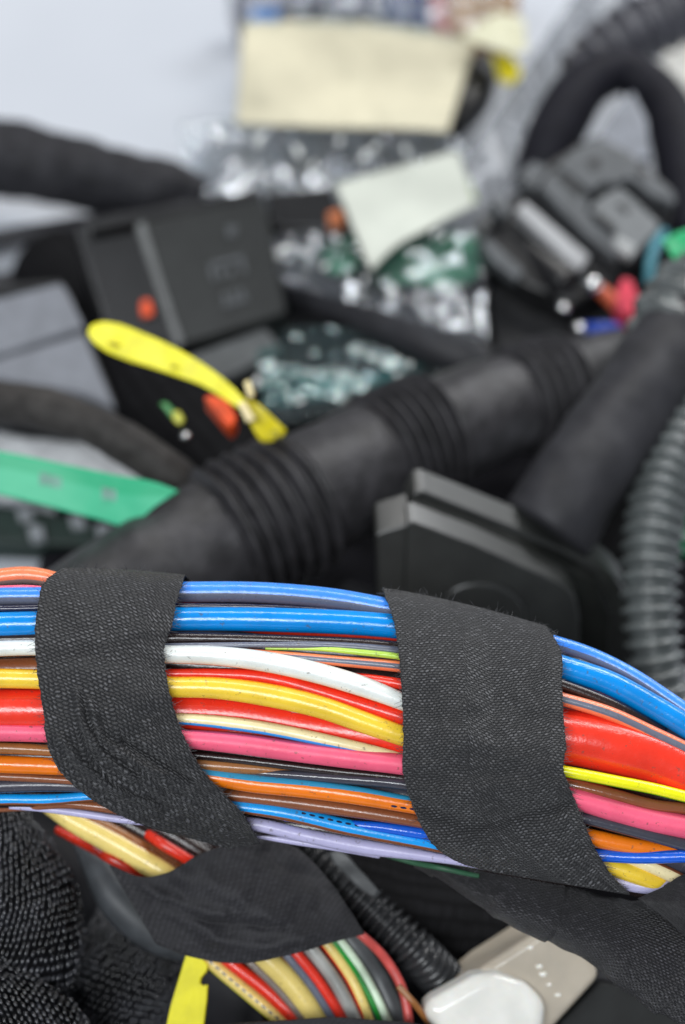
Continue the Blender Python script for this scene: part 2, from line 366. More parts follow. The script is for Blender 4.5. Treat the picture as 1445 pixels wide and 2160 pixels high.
wire('yellow wire with a green lower edge under the fat red cable', wmat('lime', 'green', .12, .36), [(1000, 1600, 10, .25), (1100, 1612, 11, .1), (1185, 1626, 12, -.04), (1300, 1648, 12.5, -.05), (1380, 1664, 12.5, -.05), (1445, 1680, 12.5, -.05), (1540, 1702, 12, -.05)])
wire('amber brown wire showing between the yellow and pink wires', wmat('brown', rough=.12), [(1100, 1640, 9, .2), (1203, 1655, 12, .08), (1300, 1678, 13, .04), (1380, 1698, 12, .02), (1445, 1706, 12, .05), (1540, 1728, 11, .1)])
wire('brown wire under the pink one', wmat('ochre'), [(-80, 1578, 12, .05), (0, 1578, 12, .05), (120, 1584, 12, .1), (300, 1600, 14, .1), (425, 1613, 15, .05), (500, 1619, 14, .05), (570, 1624, 11, .09), (660, 1636, 9, .2)])
wire('dark brown thin wire under the pink one', wmat('dark'), [(360, 1588, 9, .06), (500, 1602, 9, .06), (700, 1626, 9, .06), (850, 1642, 9, .08), (1000, 1668, 9, .15)])
wire('charcoal wire with a glossy streak', wmat('char', rough=.14), [(420, 1628, 8, .14), (566, 1632, 9, .07), (700, 1641, 11, .04), (850, 1654, 12, .03), (1040, 1692, 12, .05), (1222, 1724, 12, .0), (1330, 1750, 14, -.01), (1445, 1781, 15, -.01), (1540, 1806, 15, 0)])
wire('orange wire with a teal stripe', wmat('orange', 'teal', .575, .80, rough=.2, marks=(5.1, 5.4, .42)), [(-80, 1610, 19, 0, -.37), (0, 1612, 19, 0, -.37), (140, 1618, 18, 0, -.3), (290, 1625, 18, -.02, -.12), (436, 1638, 18, -.04, .02), (527, 1652, 19.5, -.05, .01), (646, 1664, 20, -.05, 0), (764, 1680, 19.5, -.05, -.02), (866, 1698, 18, -.03, -.03), (1000, 1722, 18, .05, -.15), (1150, 1748, 18, .0, -.3), (1240, 1766, 19, -.01, -.33), (1340, 1786, 17, 0, -.33), (1445, 1800, 15, .06, -.33), (1540, 1815, 14, .1, -.33)])
wire('brown wire below the orange one', wmat('brown'), [(-80, 1636, 9, .08), (0, 1638, 9, .07), (200, 1650, 9, .1), (430, 1672, 12, .08), (560, 1686, 14, .06), (646, 1696, 16, .05), (760, 1712, 15, .05), (870, 1730, 14, .06), (1000, 1755, 12, .2)])
wire('dark slate wire at the lower left', wmat('char'), [(-80, 1660, 15, .04), (0, 1658, 15, .04), (110, 1656, 14, .04), (240, 1664, 12, .15), (500, 1688, 9, .1), (700, 1712, 9, .12)])
wire('sky blue wire with a brown lower stripe and printed dots', wmat('sky', 'brown', .12, .42, marks=(4.15, 6.2, .60)), [(-80, 1692, 13, 0), (0, 1687, 12, -.02), (100, 1687, 12, -.02), (200, 1680, 10, .02), (330, 1676, 12, .1), (500, 1701, 13, -.02), (606, 1716, 16, -.04), (724, 1743, 17, -.04), (800, 1758, 17, -.04), (898, 1777, 16, -.02), (1000, 1800, 14, .1)])
wire('royal blue wire', wmat('royal', rough=.16), [(600, 1724, 8, .15), (724, 1738, 9, .03), (800, 1745, 11, 0), (880, 1757, 12, 0), (1050, 1786, 12, .1), (1200, 1802, 13, -.02), (1259, 1804, 13.5, -.05), (1350, 1808, 14, -.06), (1445, 1806, 13.5, -.06), (1540, 1803, 13, -.06)])
wire('brown wire at the lower left of the bundle', wmat('brown'), [(-80, 1712, 7, .15), (60, 1702, 8, .1), (150, 1697, 9, .04), (240, 1706, 11, .04), (330, 1722, 10, .15)])
wire('lavender wire along the bottom edge', wmat('lav', rough=.3), [(20, 1702, 5, .08), (90, 1706, 7, .03), (170, 1716, 8, 0), (260, 1729, 8, 0), (400, 1738, 10, .08), (523, 1737, 14, .02), (646, 1763, 15, -.02), (764, 1786, 16, -.03), (860, 1800, 13, -.02), (950, 1814, 9, 0), (1060, 1832, 9, .1)])
wire('second thinner lavender wire below', wmat('lav'), [(440, 1748, 5, .1), (540, 1762, 6, .02), (620, 1775, 7, 0), (700, 1788, 6, .02), (800, 1806, 5, .1)])
wire('thin green wire under the bundle', plain('green_insulation', srgb(45, 88, 62), .5), [(800, 1800, 5, .6), (875, 1820, 6, .25), (930, 1831, 6, .02), (1010, 1848, 5, .1)])
wire('broad yellow wire slanting at the lower right', wmat('yellow', 'amber', .68, .86), [(1180, 1790, 18, .1), (1290, 1828, 20, .0), (1350, 1848, 20, -.02), (1420, 1880, 18, .0), (1500, 1920, 18, .1)])
wire('tan wire beside the slanting yellow one', wmat('cream', 'brown', .62, .9), [(1300, 1800, 15, .16), (1380, 1830, 15, .06), (1440, 1858, 15, .06), (1520, 1900, 15, .1)])
wire('pale lavender wire at the lower right corner', wmat('lav', rough=.3), [(1200, 1838, 12, .15), (1290, 1856, 16, -.02), (1350, 1868, 16, -.05), (1410, 1872, 15, -.04), (1520, 1868, 14, .0)])
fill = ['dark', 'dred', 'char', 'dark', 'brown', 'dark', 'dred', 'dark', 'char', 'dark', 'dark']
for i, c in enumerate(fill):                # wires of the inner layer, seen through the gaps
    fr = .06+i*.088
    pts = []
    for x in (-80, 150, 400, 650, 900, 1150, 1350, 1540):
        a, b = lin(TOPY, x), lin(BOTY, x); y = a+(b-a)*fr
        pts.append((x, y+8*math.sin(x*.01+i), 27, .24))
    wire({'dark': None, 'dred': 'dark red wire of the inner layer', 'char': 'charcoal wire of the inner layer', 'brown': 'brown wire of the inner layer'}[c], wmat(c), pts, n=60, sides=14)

def hairs(name, edge, parent, n, seed=0, col=None, L=(.04, .11), dirb=None, rad=.0036):
    """frayed yarn ends along an edge: edge = list of (point, outward vector)"""
    rnd = random.Random(seed); V = []; F = []
    for _ in range(n):
        i = rnd.randrange(len(edge)-1); t = rnd.random()
        P = edge[i][0].lerp(edge[i+1][0], t); o = edge[i][1]
        d = (o+Vector([rnd.uniform(-.7, .7) for _ in range(3)])).normalized(); l = rnd.uniform(*L)
        c = Vector([rnd.uniform(-1, 1) for _ in range(3)])*.5; k = len(V)
        for s in (0, .35, .7, 1):
            Q = P-d*.02+d*l*s+c*l*s*s
            a = d.orthogonal().normalized(); b = d.cross(a)
            rr = rad*(1-.5*s)
            for q in range(3):
                V.append(Q+a*rr*math.cos(q*2.094)+b*rr*math.sin(q*2.094))
        for s in range(3):
            for q in range(3): F.append((k+s*3+q, k+s*3+(q+1) % 3, k+s*3+3+(q+1) % 3, k+s*3+3+q))
    o = build(name, V, F, col or FIB, parent, smooth=False); o['kind'] = 'stuff'; return o
FIB = plain('yarn_fibre', (.06, .06, .065, 1), .5, .5, .1, 3, 0)

def wrap(label, left, right, mat, off=.13, grow=14, nu=70, nv=130, wrinkle=.05, seed=0, wr=None, bow=0):
    Lp = cr([(a, b, 0) for a, b in left], nv); Rp = cr([(a, b, 0) for a, b in right], nv)
    V = []; UV = []; cols = nu+1; ringn = nv+1+10
    for i in range(nu+1):
        s = i/nu; vv = 0; prev = None
        for j in range(nv+1):
            x = Lp[j][0]*(1-s)+Rp[j][0]*s; y = Lp[j][1]*(1-s)+Rp[j][1]*s
            # ragged cut edges
            e = (1 if i == nu else (-1 if i == 0 else 0))
            x += e*(2.6*noise.noise(Vector((j*.5, seed, 3)))+2.4*noise.noise(Vector((j*1.9, seed, 7))))
            y -= bow*math.sin(math.pi*s)*(1-j/nv)**3
            y0 = lin(TOPY, x)-grow+1
            d = surf(x, y, grow)-off
            wv = noise.noise(Vector((x*.006, y*.012, seed)))+.5*noise.noise(Vector((x*.016+y*.006, y*.03, seed+5)))
            d -= wrinkle*wv
            if wr: d -= wr(x, y)
            P = W(x, y, d); V.append(P)
            if prev is None: vv = y*KK
            else: vv += math.hypot((y-py_)*KK, d-pd_)
            prev = P; py_ = y; pd_ = d; UV.append((x*KK, vv))
        xb, yb = x, y; xt = Lp[0][0]*(1-s)+Rp[0][0]*s; yt = Lp[0][1]*(1-s)+Rp[0][1]*s
        for q in range(1, 11):
            ph = math.pi*q/11; f = q/11
            xx = xb*(1-f)+xt*f; c = (yb+yt)/2; R = (yb-yt)/2
            P = W(xx, c+R*math.cos(ph), DC+.62*R*KK*math.sin(ph)); vv += (P-prev).length; prev = P
            V.append(P); UV.append((s*1.9, vv))
    F = []
    for i in range(nu):
        for j in range(ringn):
            a = i*ringn+j; b = i*ringn+(j+1) % ringn
            F.append((a, b, b+ringn, a+ringn))
    o = build('tape_wrap', V, F, mat, har, UV, label=label, solid=.022)
    for idx, sgn in ((0, -1), (nu, 1)):
        edge = [(V[idx*ringn+j], Rv*sgn-Fv*.3) for j in range(nv)]
        hairs('frayed_yarn', [(p+HL*0, d) for p, d in edge], o, 150, seed+idx)
    edge = [(V[i*ringn], Uv-Fv*.2) for i in range(nu+1)]
    hairs('frayed_yarn', edge, o, 70, seed+99)
    return o
def crease(pts, wdt, amp):                   # a fold ridge along a polyline (photo pixels)
    def f(x, y):
        best = 1e9
        for (a, b), (c, d) in zip(pts, pts[1:]):
            L2 = (c-a)**2+(d-b)**2; t = max(0, min(1, ((x-a)*(c-a)+(y-b)*(d-b))/L2))
            best = min(best, math.hypot(x-a-t*(c-a), y-b-t*(d-b)))
        return amp*math.exp(-(best/wdt)**2)
    return f
cA = [lambda x, y: 0.0, crease([(160, 1460), (175, 1530), (215, 1590), (280, 1640)], 7, .085), crease([(190, 1480), (215, 1560), (290, 1610), (345, 1635)], 6, .08),
      crease([(130, 1560), (170, 1610), (240, 1665), (330, 1700)], 8, .075), crease([(260, 1560), (330, 1600), (400, 1640)], 8, -.07),
      crease([(120, 1300), (200, 1380), (330, 1400)], 30, -.03)]
wrap('left band of black cloth tape, creased, with frayed edges',
     [(132, 1199), (92, 1232), (78, 1290), (74, 1360), (80, 1430), (92, 1505), (100, 1570), (122, 1620), (165, 1663), (225, 1704), (300, 1738), (400, 1768), (480, 1790)],
     [(390, 1214), (378, 1250), (362, 1320), (346, 1372), (348, 1400), (360, 1470), (377, 1525), (396, 1572), (432, 1632), (480, 1682), (520, 1730), (538, 1760), (548, 1778)],
     TAPE2, seed=1, wr=lambda x, y: sum(c(x, y) for c in cA), bow=4)
cB = [crease([(900, 1700), (1000, 1735), (1100, 1715), (1200, 1690)], 22, -.10), crease([(900, 1770), (1040, 1800), (1230, 1815)], 22, .05),
      crease([(860, 1600), (960, 1560), (1180, 1590)], 50, .05), crease([(850, 1420), (1000, 1380), (1170, 1420)], 60, .04)]
wrap('right band of black cloth tape, smooth and taut',
     [(806, 1240), (828, 1300), (841, 1380), (848, 1470), (851, 1560), (849, 1620), (863, 1680), (888, 1740), (915, 1782), (960, 1814), (1040, 1838)],
     [(1152, 1322), (1182, 1372), (1185, 1450), (1189, 1520), (1193, 1580), (1188, 1618), (1202, 1662), (1226, 1720), (1246, 1770), (1270, 1815), (1292, 1848), (1328, 1886)],
     TAPE, seed=2, wr=lambda x, y: sum(c(x, y) for c in cB), bow=6)
# the taped lower arm of the same harness, running out at the lower right
def seam(s, t, r): return .05*((s*.9) % 1.0)
tube('taped_arm', [(880, 1815, 23.6, 12), (960, 1842, 23.4, 26), (1040, 1876, 23.2, 44), (1120, 1906, 23.1, 55), (1210, 1938, 23.1, 66), (1300, 1974, 23.1, 80), (1390, 2018, 23.1, 98), (1480, 2062, 23.1, 112), (1580, 2115, 23.2, 118)],
     TAPE3, har, n=170, sides=64, ridge=lambda s, t, r: .035*(1 if (s*.62+.35) % 1 < .5 else 0)*min(1, ((s*.62+.35) % 1)*14), rough=.05, label='arm of the harness wound in black cloth tape at the lower right')
o = patch('tape_wrap', [(1405, 1868), (1430, 1850), (1480, 1835), (1560, 1820)], [(1345, 1895), (1400, 1935), (1460, 1990), (1560, 2080)], lambda x, y: 22.25+.0015*abs(y-1900), TAPE3, har, 40, 40, .04, 1.5, .03, label='end of another turn of tape at the right edge')

# ------------------------------------------------------------------ the branch bundle below
bl = W(560, 1950, 25.3)
br = thing('branch_bundle', 'smaller branch of cream, red and grey wires taped below the main bundle', 'wiring harness', bl)
AX = [(60, 1660), (200, 1730), (360, 1830), (520, 1945), (640, 2060), (720, 2180)]
BD = 24.9
def bsurf(x, y, r, half=165):
    # distance from the branch axis line -> depth on a round cross-section
    best = 1e9
    for (a, b), (c, d) in zip(AX, AX[1:]):
        L2 = (c-a)**2+(d-b)**2; t = max(0, min(1, ((x-a)*(c-a)+(y-b)*(d-b))/L2)); best = min(best, math.hypot(x-a-t*(c-a), y-b-t*(d-b)))
    q = max(0, 1-(best/half)**2)
    return BD-.8*half*K*BD*math.sqrt(q)+r*K*BD
def bwire(label, mat, pts, half=165):
    tube('wire', [(x, y, bsurf(x, y, r, half)+(l[0] if l else 0), r) for x, y, r, *l in pts], mat, br, n=60, sides=16, label=label)
bwire('cream yellow wire with printed marks at the lower left of the branch', wmat('butter', 'lime', .12, .36, marks=(1.2, 3.2, .52)), [(300, 1880, 14, .3), (447, 2030, 15), (520, 2092, 15), (590, 2150, 15), (640, 2190, 15)])
bwire('red wire', wmat('red'), [(330, 1880, 13, .3), (485, 2030, 14), (560, 2088, 15), (628, 2152, 16), (670, 2195, 16)])
bwire('thin brown grey wire', wmat('bgrey'), [(400, 1900, 8, .3), (524, 2026, 9), (580, 2080, 9), (640, 2150, 9), (670, 2190, 9)])
bwire('fat cream yellow wire with an orange edge', wmat('butter', 'orange', .70, .9), [(420, 1880, 22, .3), (550, 2010, 25), (610, 2070, 26), (668, 2150, 27), (700, 2200, 27)])
bwire('thin violet grey wire', wmat('grey', rough=.15), [(480, 1880, 8, .3), (596, 2006, 9, .0), (650, 2070, 9), (702, 2150, 9), (725, 2190, 9)])
bwire('second red wire', wmat('red'), [(500, 1880, 11, .3), (618, 2004, 13, .02), (668, 2066, 13, .02), (722, 2150, 13, .02), (745, 2190, 13)])
bwire('silver grey wire', plain('silver_grey_insulation', srgb(165, 165, 160), .25, .6), [(540, 1880, 13, .3), (652, 1998, 15), (702, 2062, 15), (750, 2150, 15), (770, 2190, 15)])
bwire('cream wire with a red edge', wmat('butter', 'red', .12, .40), [(580, 1880, 12, .3), (688, 1990, 13), (735, 2055, 13), (778, 2150, 12), (792, 2190, 12)])
bwire('purple wire', plain('purple_insulation', srgb(100, 78, 125), .35), [(600, 1880, 12, .3), (700, 1985, 12, .08), (752, 2055, 13, .05), (796, 2150, 14, .04), (810, 2190, 14)])
bwire('white wire with a green edge', plain('pale_green_white_insulation', srgb(215, 236, 208), .3), [(620, 1880, 9, .3), (712, 1980, 10, -.03), (768, 2056, 10, -.03), (815, 2152, 11, -.03), (828, 2190, 11)])
bwire('thin green wire', plain('bright_green_insulation', srgb(20, 140, 45), .3), [(606, 1880, 6, .3), (700, 1982, 6, -.01), (755, 2058, 6, -.01), (802, 2154, 6, -.01), (815, 2190, 6)])
bwire('charcoal wire', plain('charcoal_insulation', srgb(75, 78, 80), .4), [(640, 1870, 20, .3), (740, 1985, 22), (795, 2060, 24), (835, 2150, 24), (850, 2190, 24)])
bwire('salmon red wire curving down the right side of the branch', plain('salmon_insulation', srgb(215, 88, 82), .35), [(700, 1930, 8, .1), (765, 1975, 9, -.1), (815, 2026, 10, -.1), (848, 2085, 10, -.1), (862, 2150, 10, -.1), (865, 2200, 10, -.1)], 200)
bwire('tan wire', wmat('ochre'), [(840, 2080, 7, .1), (870, 2112, 7, 0), (905, 2158, 7, 0), (930, 2190, 7, 0)], 230)
bwire('thick pale yellow wire emerging at the left, darker at its root', wmat('butter', 'ochre', .66, .9), [(90, 1690, 18, .1), (160, 1735, 23), (230, 1772, 26), (300, 1812, 27), (350, 1842, 27), (430, 1900, 24, .15)])
bwire('dull yellow wire under the lavender one', wmat('ochre'), [(90, 1680, 12, .25), (170, 1722, 13, .08), (240, 1752, 12, .1), (320, 1800, 12, .2)])
bwire('short glimpse of a red wire above the yellow one', wmat('red'), [(200, 1690, 9, .6), (300, 1752, 10, .3), (345, 1782, 12, .0), (385, 1806, 12, .0), (450, 1850, 12, .15)])
bwire('dark red wire below the yellow one', wmat('dred'), [(120, 1750, 9, .8), (200, 1792, 10, .45), (235, 1812, 11, .0), (265, 1828, 11, .0), (330, 1880, 11, .3)])
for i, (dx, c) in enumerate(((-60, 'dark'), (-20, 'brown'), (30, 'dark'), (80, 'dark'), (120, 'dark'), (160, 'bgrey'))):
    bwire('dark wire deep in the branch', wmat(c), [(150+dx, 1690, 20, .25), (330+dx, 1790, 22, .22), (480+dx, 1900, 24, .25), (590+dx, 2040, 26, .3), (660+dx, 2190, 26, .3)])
# tape bands round the branch
cC = [lambda x, y: 0.0, crease([(380, 1850), (500, 1890), (640, 1970)], 26, .10), crease([(360, 1905), (440, 1945), (600, 1955)], 11, -.09), crease([(300, 1870), (400, 1920), (470, 1930)], 12, .07), crease([(450, 1980), (560, 2000), (700, 1960)], 14, .07), crease([(560, 1800), (660, 1860), (740, 1930)], 18, -.07)]
def band(label, top, bot, off, mat, amp=.08, seed=0, half=180):
    return patch('tape_wrap', top, bot, lambda x, y: bsurf(x, y, 0, half)-off-sum(c(x, y) for c in cC), mat, br, 70, 60, amp, 1.1, .03, label=label, seed=seed)
band('broad wrinkled band of black tape across the branch', [(232, 1826), (300, 1850), (350, 1842), (420, 1803), (490, 1780), (570, 1772), (622, 1788), (668, 1828), (712, 1880)],
     [(330, 1990), (380, 2010), (440, 2026), (520, 2030), (590, 2018), (650, 2003), (700, 1988), (740, 1978), (768, 1970)], .16, TAPEB, .12, 3, 230)
band('band of black tape at the bottom edge', [(420, 2170), (520, 2158), (620, 2152), (700, 2146), (790, 2152), (880, 2160), (930, 2175)], [(430, 2290), (550, 2290), (640, 2290), (720, 2290), (800, 2290), (880, 2290), (930, 2290)], .2, TAPEB, .05, 4, 260)

# ------------------------------------------------------------------ dark things under and beside the branch
t = tube('black_cable', [(480, 1760, 26.3, 100), (640, 1860, 26.2, 105), (850, 1930, 26.2, 112), (1060, 1960, 26.2, 105), (1250, 2020, 26.2, 95)], TAPED, n=60, sides=28, rough=.06)
tag(t, 'very dark cable wound in dull black tape behind the thin corrugated tube', 'cable')
t = tube('corrugated_tube', [(580, 1735, 25.6, 38), (652, 1800, 25.2, 38), (738, 1876, 24.9, 39), (803, 1936, 24.8, 40), (868, 1998, 24.7, 41), (930, 2062, 25.0, 42), (1000, 2140, 25.4, 42), (1050, 2200, 25.6, 42)], CORR, n=420, sides=24, ridge=lambda s, t, r: .045*math.sin(s*2*math.pi/.125))
tag(t, 'thin black corrugated tube running down beside the fan of wires at the bottom', 'tube')
t = patch('tape_scrap', [(690, 1800), (712, 1794), (760, 1835), (802, 1882)], [(706, 1822), (735, 1852), (765, 1880), (792, 1894)], lambda x, y: 24.3, DGRY, nu=16, nv=6, amp=.05, thick=.03)
tag(t, 'small grey flap of stiff tape standing beside the thin corrugated tube', 'tape')
t = tube('rubber_sleeve', [(170, 1740, 25.6, 30), (202, 1820, 25.0, 32), (245, 1895, 24.8, 40), (315, 1960, 24.8, 42), (420, 2005, 25.0, 34), (540, 2060, 25.6, 30)], plain('blue_grey_rubber', (.055, .060, .066, 1), .5, .4), n=50, sides=24)
tag(t, 'smooth dark grey rubber sleeve curving left of the wrinkled tape band', 'sleeve')
def braid(label, pts, seed, bead=.056, mat_b=None, step=.066):
    th = thing('braided_sleeve', label, 'sleeve', W(*pts[len(pts)//2][:3]), group='braided fabric sleeves')
    tube('core', [(a, b, c, r*.93) for a, b, c, r in pts], plain('braid_core_black', (.006, .006, .007, 1), .8, .1), th, n=50, sides=28)
    rows = []
    for a, b, c, r in pts:
        v = W(a, b, c); rows.append([v.x, v.y, v.z, r*K*c])
    R = cr(rows, 400); rnd = random.Random(seed); V = []; F = []
    s = 0; nexts = 0; row = 0
    for i in range(1, 401):
        a = Vector(R[i-1][:3]); b = Vector(R[i][:3]); s += (b-a).length
        if s < nexts: continue
        nexts += step; row += 1; T = (b-a).normalized(); N = (-Fv+T*Fv.dot(T)).normalized(); B = N.cross(T); rad = R[i][3]
        cnt = int(2*math.pi*rad/(bead*1.35))
        for k in range(cnt):
            th_ = 2*math.pi*(k+.5*(row % 2)+rnd.uniform(-.13, .13))/cnt
            if math.cos(th_) < -.05: continue
            o = N*math.cos(th_)+B*math.sin(th_); tg = T.cross(o)
            side = .9
            ax = (T*1.0+tg*.45*side+o*.25).normalized(); bx = ax.cross(o).normalized(); cx = ax.cross(bx)
            P = b+T*rnd.uniform(-.012, .012)+o*(rad+rnd.uniform(-.03, .02)+.03*noise.noise(b*3+o*2)); k0 = len(V); la = bead*rnd.uniform(.85, 1.1); lb = bead*rnd.uniform(.48, .6)
            for u in range(1, 4):
                ph = math.pi*u/4
                for q in range(6):
                    an = q*math.pi/3
                    V.append(P+ax*la*math.cos(ph)+(bx*math.cos(an)+cx*math.sin(an))*lb*math.sin(ph))
            V.append(P+ax*la); V.append(P-ax*la); tp, bt = k0+18, k0+19
            for u in range(2):
                for q in range(6): F.append((k0+u*6+q, k0+u*6+(q+1) % 6, k0+u*6+6+(q+1) % 6, k0+u*6+6+q))
            for q in range(6): F.append((k0+(q+1) % 6, k0+q, tp)); F.append((k0+12+q, k0+12+(q+1) % 6, bt))
    o = build('braid_yarn', V, F, BEAD, th); o['kind'] = 'stuff'
    return th
BEAD = plain('glossy_black_yarn', (.024, .025, .030, 1), .16, .8, .4, 2, 0)
braid('braided black sleeve with glinting yarn at the left edge, upper one', [(-60, 1700, 25.0, 100), (-10, 1800, 24.7, 105), (40, 1900, 24.6, 125), (50, 2000, 24.6, 125), (20, 2080, 24.8, 115), (-40, 2200, 25.2, 110)], 1)
braid('braided black sleeve in the bottom left corner', [(-120, 2070, 24.0, 95), (-30, 2120, 23.9, 105), (50, 2180, 23.9, 115), (120, 2260, 24.0, 120)], 2)
braid('braided dark sleeve left of the bottom yellow strip', [(300, 1880, 26.2, 70), (285, 1980, 25.9, 100), (255, 2080, 25.7, 118), (225, 2180, 25.7, 128), (200, 2300, 25.9, 130)], 3)
YEL = plain('yellow_plastic_strip', srgb(236, 226, 14), .42, .4, .06)
V = [(397, 1997), (418, 2014), (438, 2034), (436, 2048), (424, 2062), (422, 2074), (430, 2079), (438, 2076), (436, 2110), (428, 2175), (348, 2175), (360, 2120), (378, 2060)]
t = prism('plastic_strip', V, W(400, 2080, 24.2), Vector((.15, -.55, .83)).normalized(), Vector((.01, .02, -.06)), YEL, bev=.01)
tag(t, 'bright yellow plastic strip with a torn notch at the bottom edge', 'strip')

# white nylon connector, bottom
cn = thing('white_connector', 'milky white nylon connector housing at the bottom, below the taped arm', 'connector', W(1100, 2060, 24.45))
NYL = plain('milky_nylon', srgb(244, 242, 234), .2, .6, .04, 2, .003, 10, .3, 0, .5)
NYB = plain('beige_translucent_nylon', srgb(186, 176, 160), .3, .55, .05, 2, .004, 8, .2, 0, .4)
nn = Vector((.1, -.62, .78)).normalized(); back = -nn*1.1
prism('housing', [(1142, 1962), (1250, 2012), (1268, 2062), (1178, 2160), (1140, 2200), (1020, 2150), (960, 2090), (1020, 2040)], W(1140, 2060, 24.45), nn, back, NYB, cn, .12)
prism('shroud', [(884, 2126), (1000, 2062), (1050, 2052), (1110, 2075), (1160, 2118), (1150, 2190), (1100, 2240), (960, 2240)], W(1040, 2120, 24.1), nn, -nn*.6, NYL, cn, .2, label='whiter front shroud')
for x, y, q in ((1137, 2038, 7), (1145, 2054, 8), (1158, 2076, 5), (1176, 2098, 6), (1118, 1998, 6)):
    P_ = PL(x, y, W(1140, 2060, 24.45), nn); P0_ = P_-nn*.05; q *= K*24.5
    tube3('bump', [[*(P_-Rv*q*.9-nn*.02), q*.15], [*(P_-Rv*q*.5+nn*.02), q*.6], [*(P_+Rv*q*.5+nn*.02), q*.6], [*(P_+Rv*q*.9-nn*.02), q*.2]], NYL, cn, n=12, sides=12)  # whiter bumps stand in for bright glints on the housing
tag(prism('connector_cover', [(1170, 2158), (1262, 2066), (1330, 2080), (1420, 2130), (1480, 2200), (1250, 2240)], W(1300, 2120, 25.1), Vector((-.1, -.5, .86)).normalized(), Vector((0, .2, -1)), plain('matte_black_cover', (.010, .011, .011, 1), .6, .2), bev=.08), 'black plastic cover in the bottom right corner, right of the white connector', 'connector')
t = tube('black_hose', [(1150, 2010, 26.2, 70), (1270, 2050, 26.0, 75), (1400, 2120, 25.9, 80), (1520, 2200, 25.9, 85)], RUB, n=40, sides=24)
tag(t, 'dark rubber hose behind the corner cover at the lower right', 'hose')
t = prism('beige_tab', [(1372, 2082), (1400, 2092), (1450, 2118), (1480, 2135), (1450, 2140), (1410, 2122)], W(1410, 2110, 24.6), nn, -nn*.1, plain('beige_plastic', srgb(170, 155, 130), .5), bev=.02)
tag(t, 'small beige tab peeking out under the taped arm', 'tab')

# dark things lying on the table under everything in the lower half
FAB = plain('added_dark_fabric', (.008, .008, .010, 1), .9, .06, .25, 1.2, .02, 30)
V = []; nx_, ny_ = 60, 60
for a in range(nx_+1):
    for b in range(ny_+1):
        x, y = -9+20*a/nx_, 2+15.0*b/ny_
        V.append(Vector((x+.5*noise.noise(Vector((0, y, 0))), y+.8*noise.noise(Vector((x*.5, 0, 3))), .12+.55*max(0, .45+noise.noise(Vector((x*.35, y*.5, 1)))+.4*noise.noise(Vector((x*.9, y*1.1, 2)))))))
F = [(a*(ny_+1)+b, (a+1)*(ny_+1)+b, (a+1)*(ny_+1)+b+1, a*(ny_+1)+b+1) for a in range(nx_) for b in range(ny_)]
t = build('added_dark_fabric', V, F, FAB, solid=.05); tag(t, 'crumpled black fabric added on the table to darken the gaps under the bundles', 'fabric')  # dark sheet added in place of shade in the gaps below
for lab, pts in (
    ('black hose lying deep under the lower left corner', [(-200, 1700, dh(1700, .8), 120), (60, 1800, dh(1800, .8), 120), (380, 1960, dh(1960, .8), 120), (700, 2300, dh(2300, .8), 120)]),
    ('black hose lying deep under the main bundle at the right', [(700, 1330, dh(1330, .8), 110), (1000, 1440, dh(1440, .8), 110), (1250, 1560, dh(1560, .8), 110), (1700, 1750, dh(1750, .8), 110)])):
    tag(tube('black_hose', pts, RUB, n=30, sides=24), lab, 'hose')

t = patch('added_dark_cloth', [(250, 640), (420, 480), (600, 440), (760, 430), (1000, 500), (1200, 420), (1560, 520)], [(40, 1330), (300, 1400), (600, 1400), (900, 1400), (1200, 1400), (1400, 1400), (1560, 1400)], lambda x, y: dh(y, .35), FAB, nu=60, nv=50, amp=.25, freq=.8, thick=.04)
tag(t, 'dark cloth added on the table to darken the gaps between the things of the middle', 'fabric')  # dark fill added so the white table stays hidden in the gaps
# ------------------------------------------------------------------ middle ground
def bands(s, t, r):
    return 0
rows = [(60, 1420, 27.2, 150), (260, 1275, 27.5, 150), (430, 1165, 27.9, 146), (580, 1085, 28.3, 140), (820, 958, 29.2, 124), (1000, 880, 29.9, 112), (1150, 826, 30.6, 98), (1320, 780, 31.4, 90)]
cdl = thing('rubber_boot', 'large black rubber conduit with three groups of raised rings lying across the middle', 'conduit', W(700, 1040, 28.6))
rings = []
def boot_ridge(s, t, r):
    P = Vector(r[:3])-CAM; x = P.dot(Rv)/(P.dot(Fv)*K)+722.5; a = 0
    for lo, hi, n_ in BANDS:
        if lo < x < hi:
            f = (x-lo)/(hi-lo)*n_ % 1
            a = .20*(math.sin(math.pi*f)**2.6)-.045
    return a
BANDS = [(470, 645, 6), (795, 925, 6), (1080, 1200, 5)]
tube('conduit_wall', rows, plain('boot_rubber', (.029, .028, .031, 1), .5, .45, .2, 3, .02, 14), cdl, n=760, sides=56, ridge=boot_ridge, rough=.03)
GRM = plain('grommet_rubber', (.016, .0175, .016, 1), .38, 1.0, .15, 2)
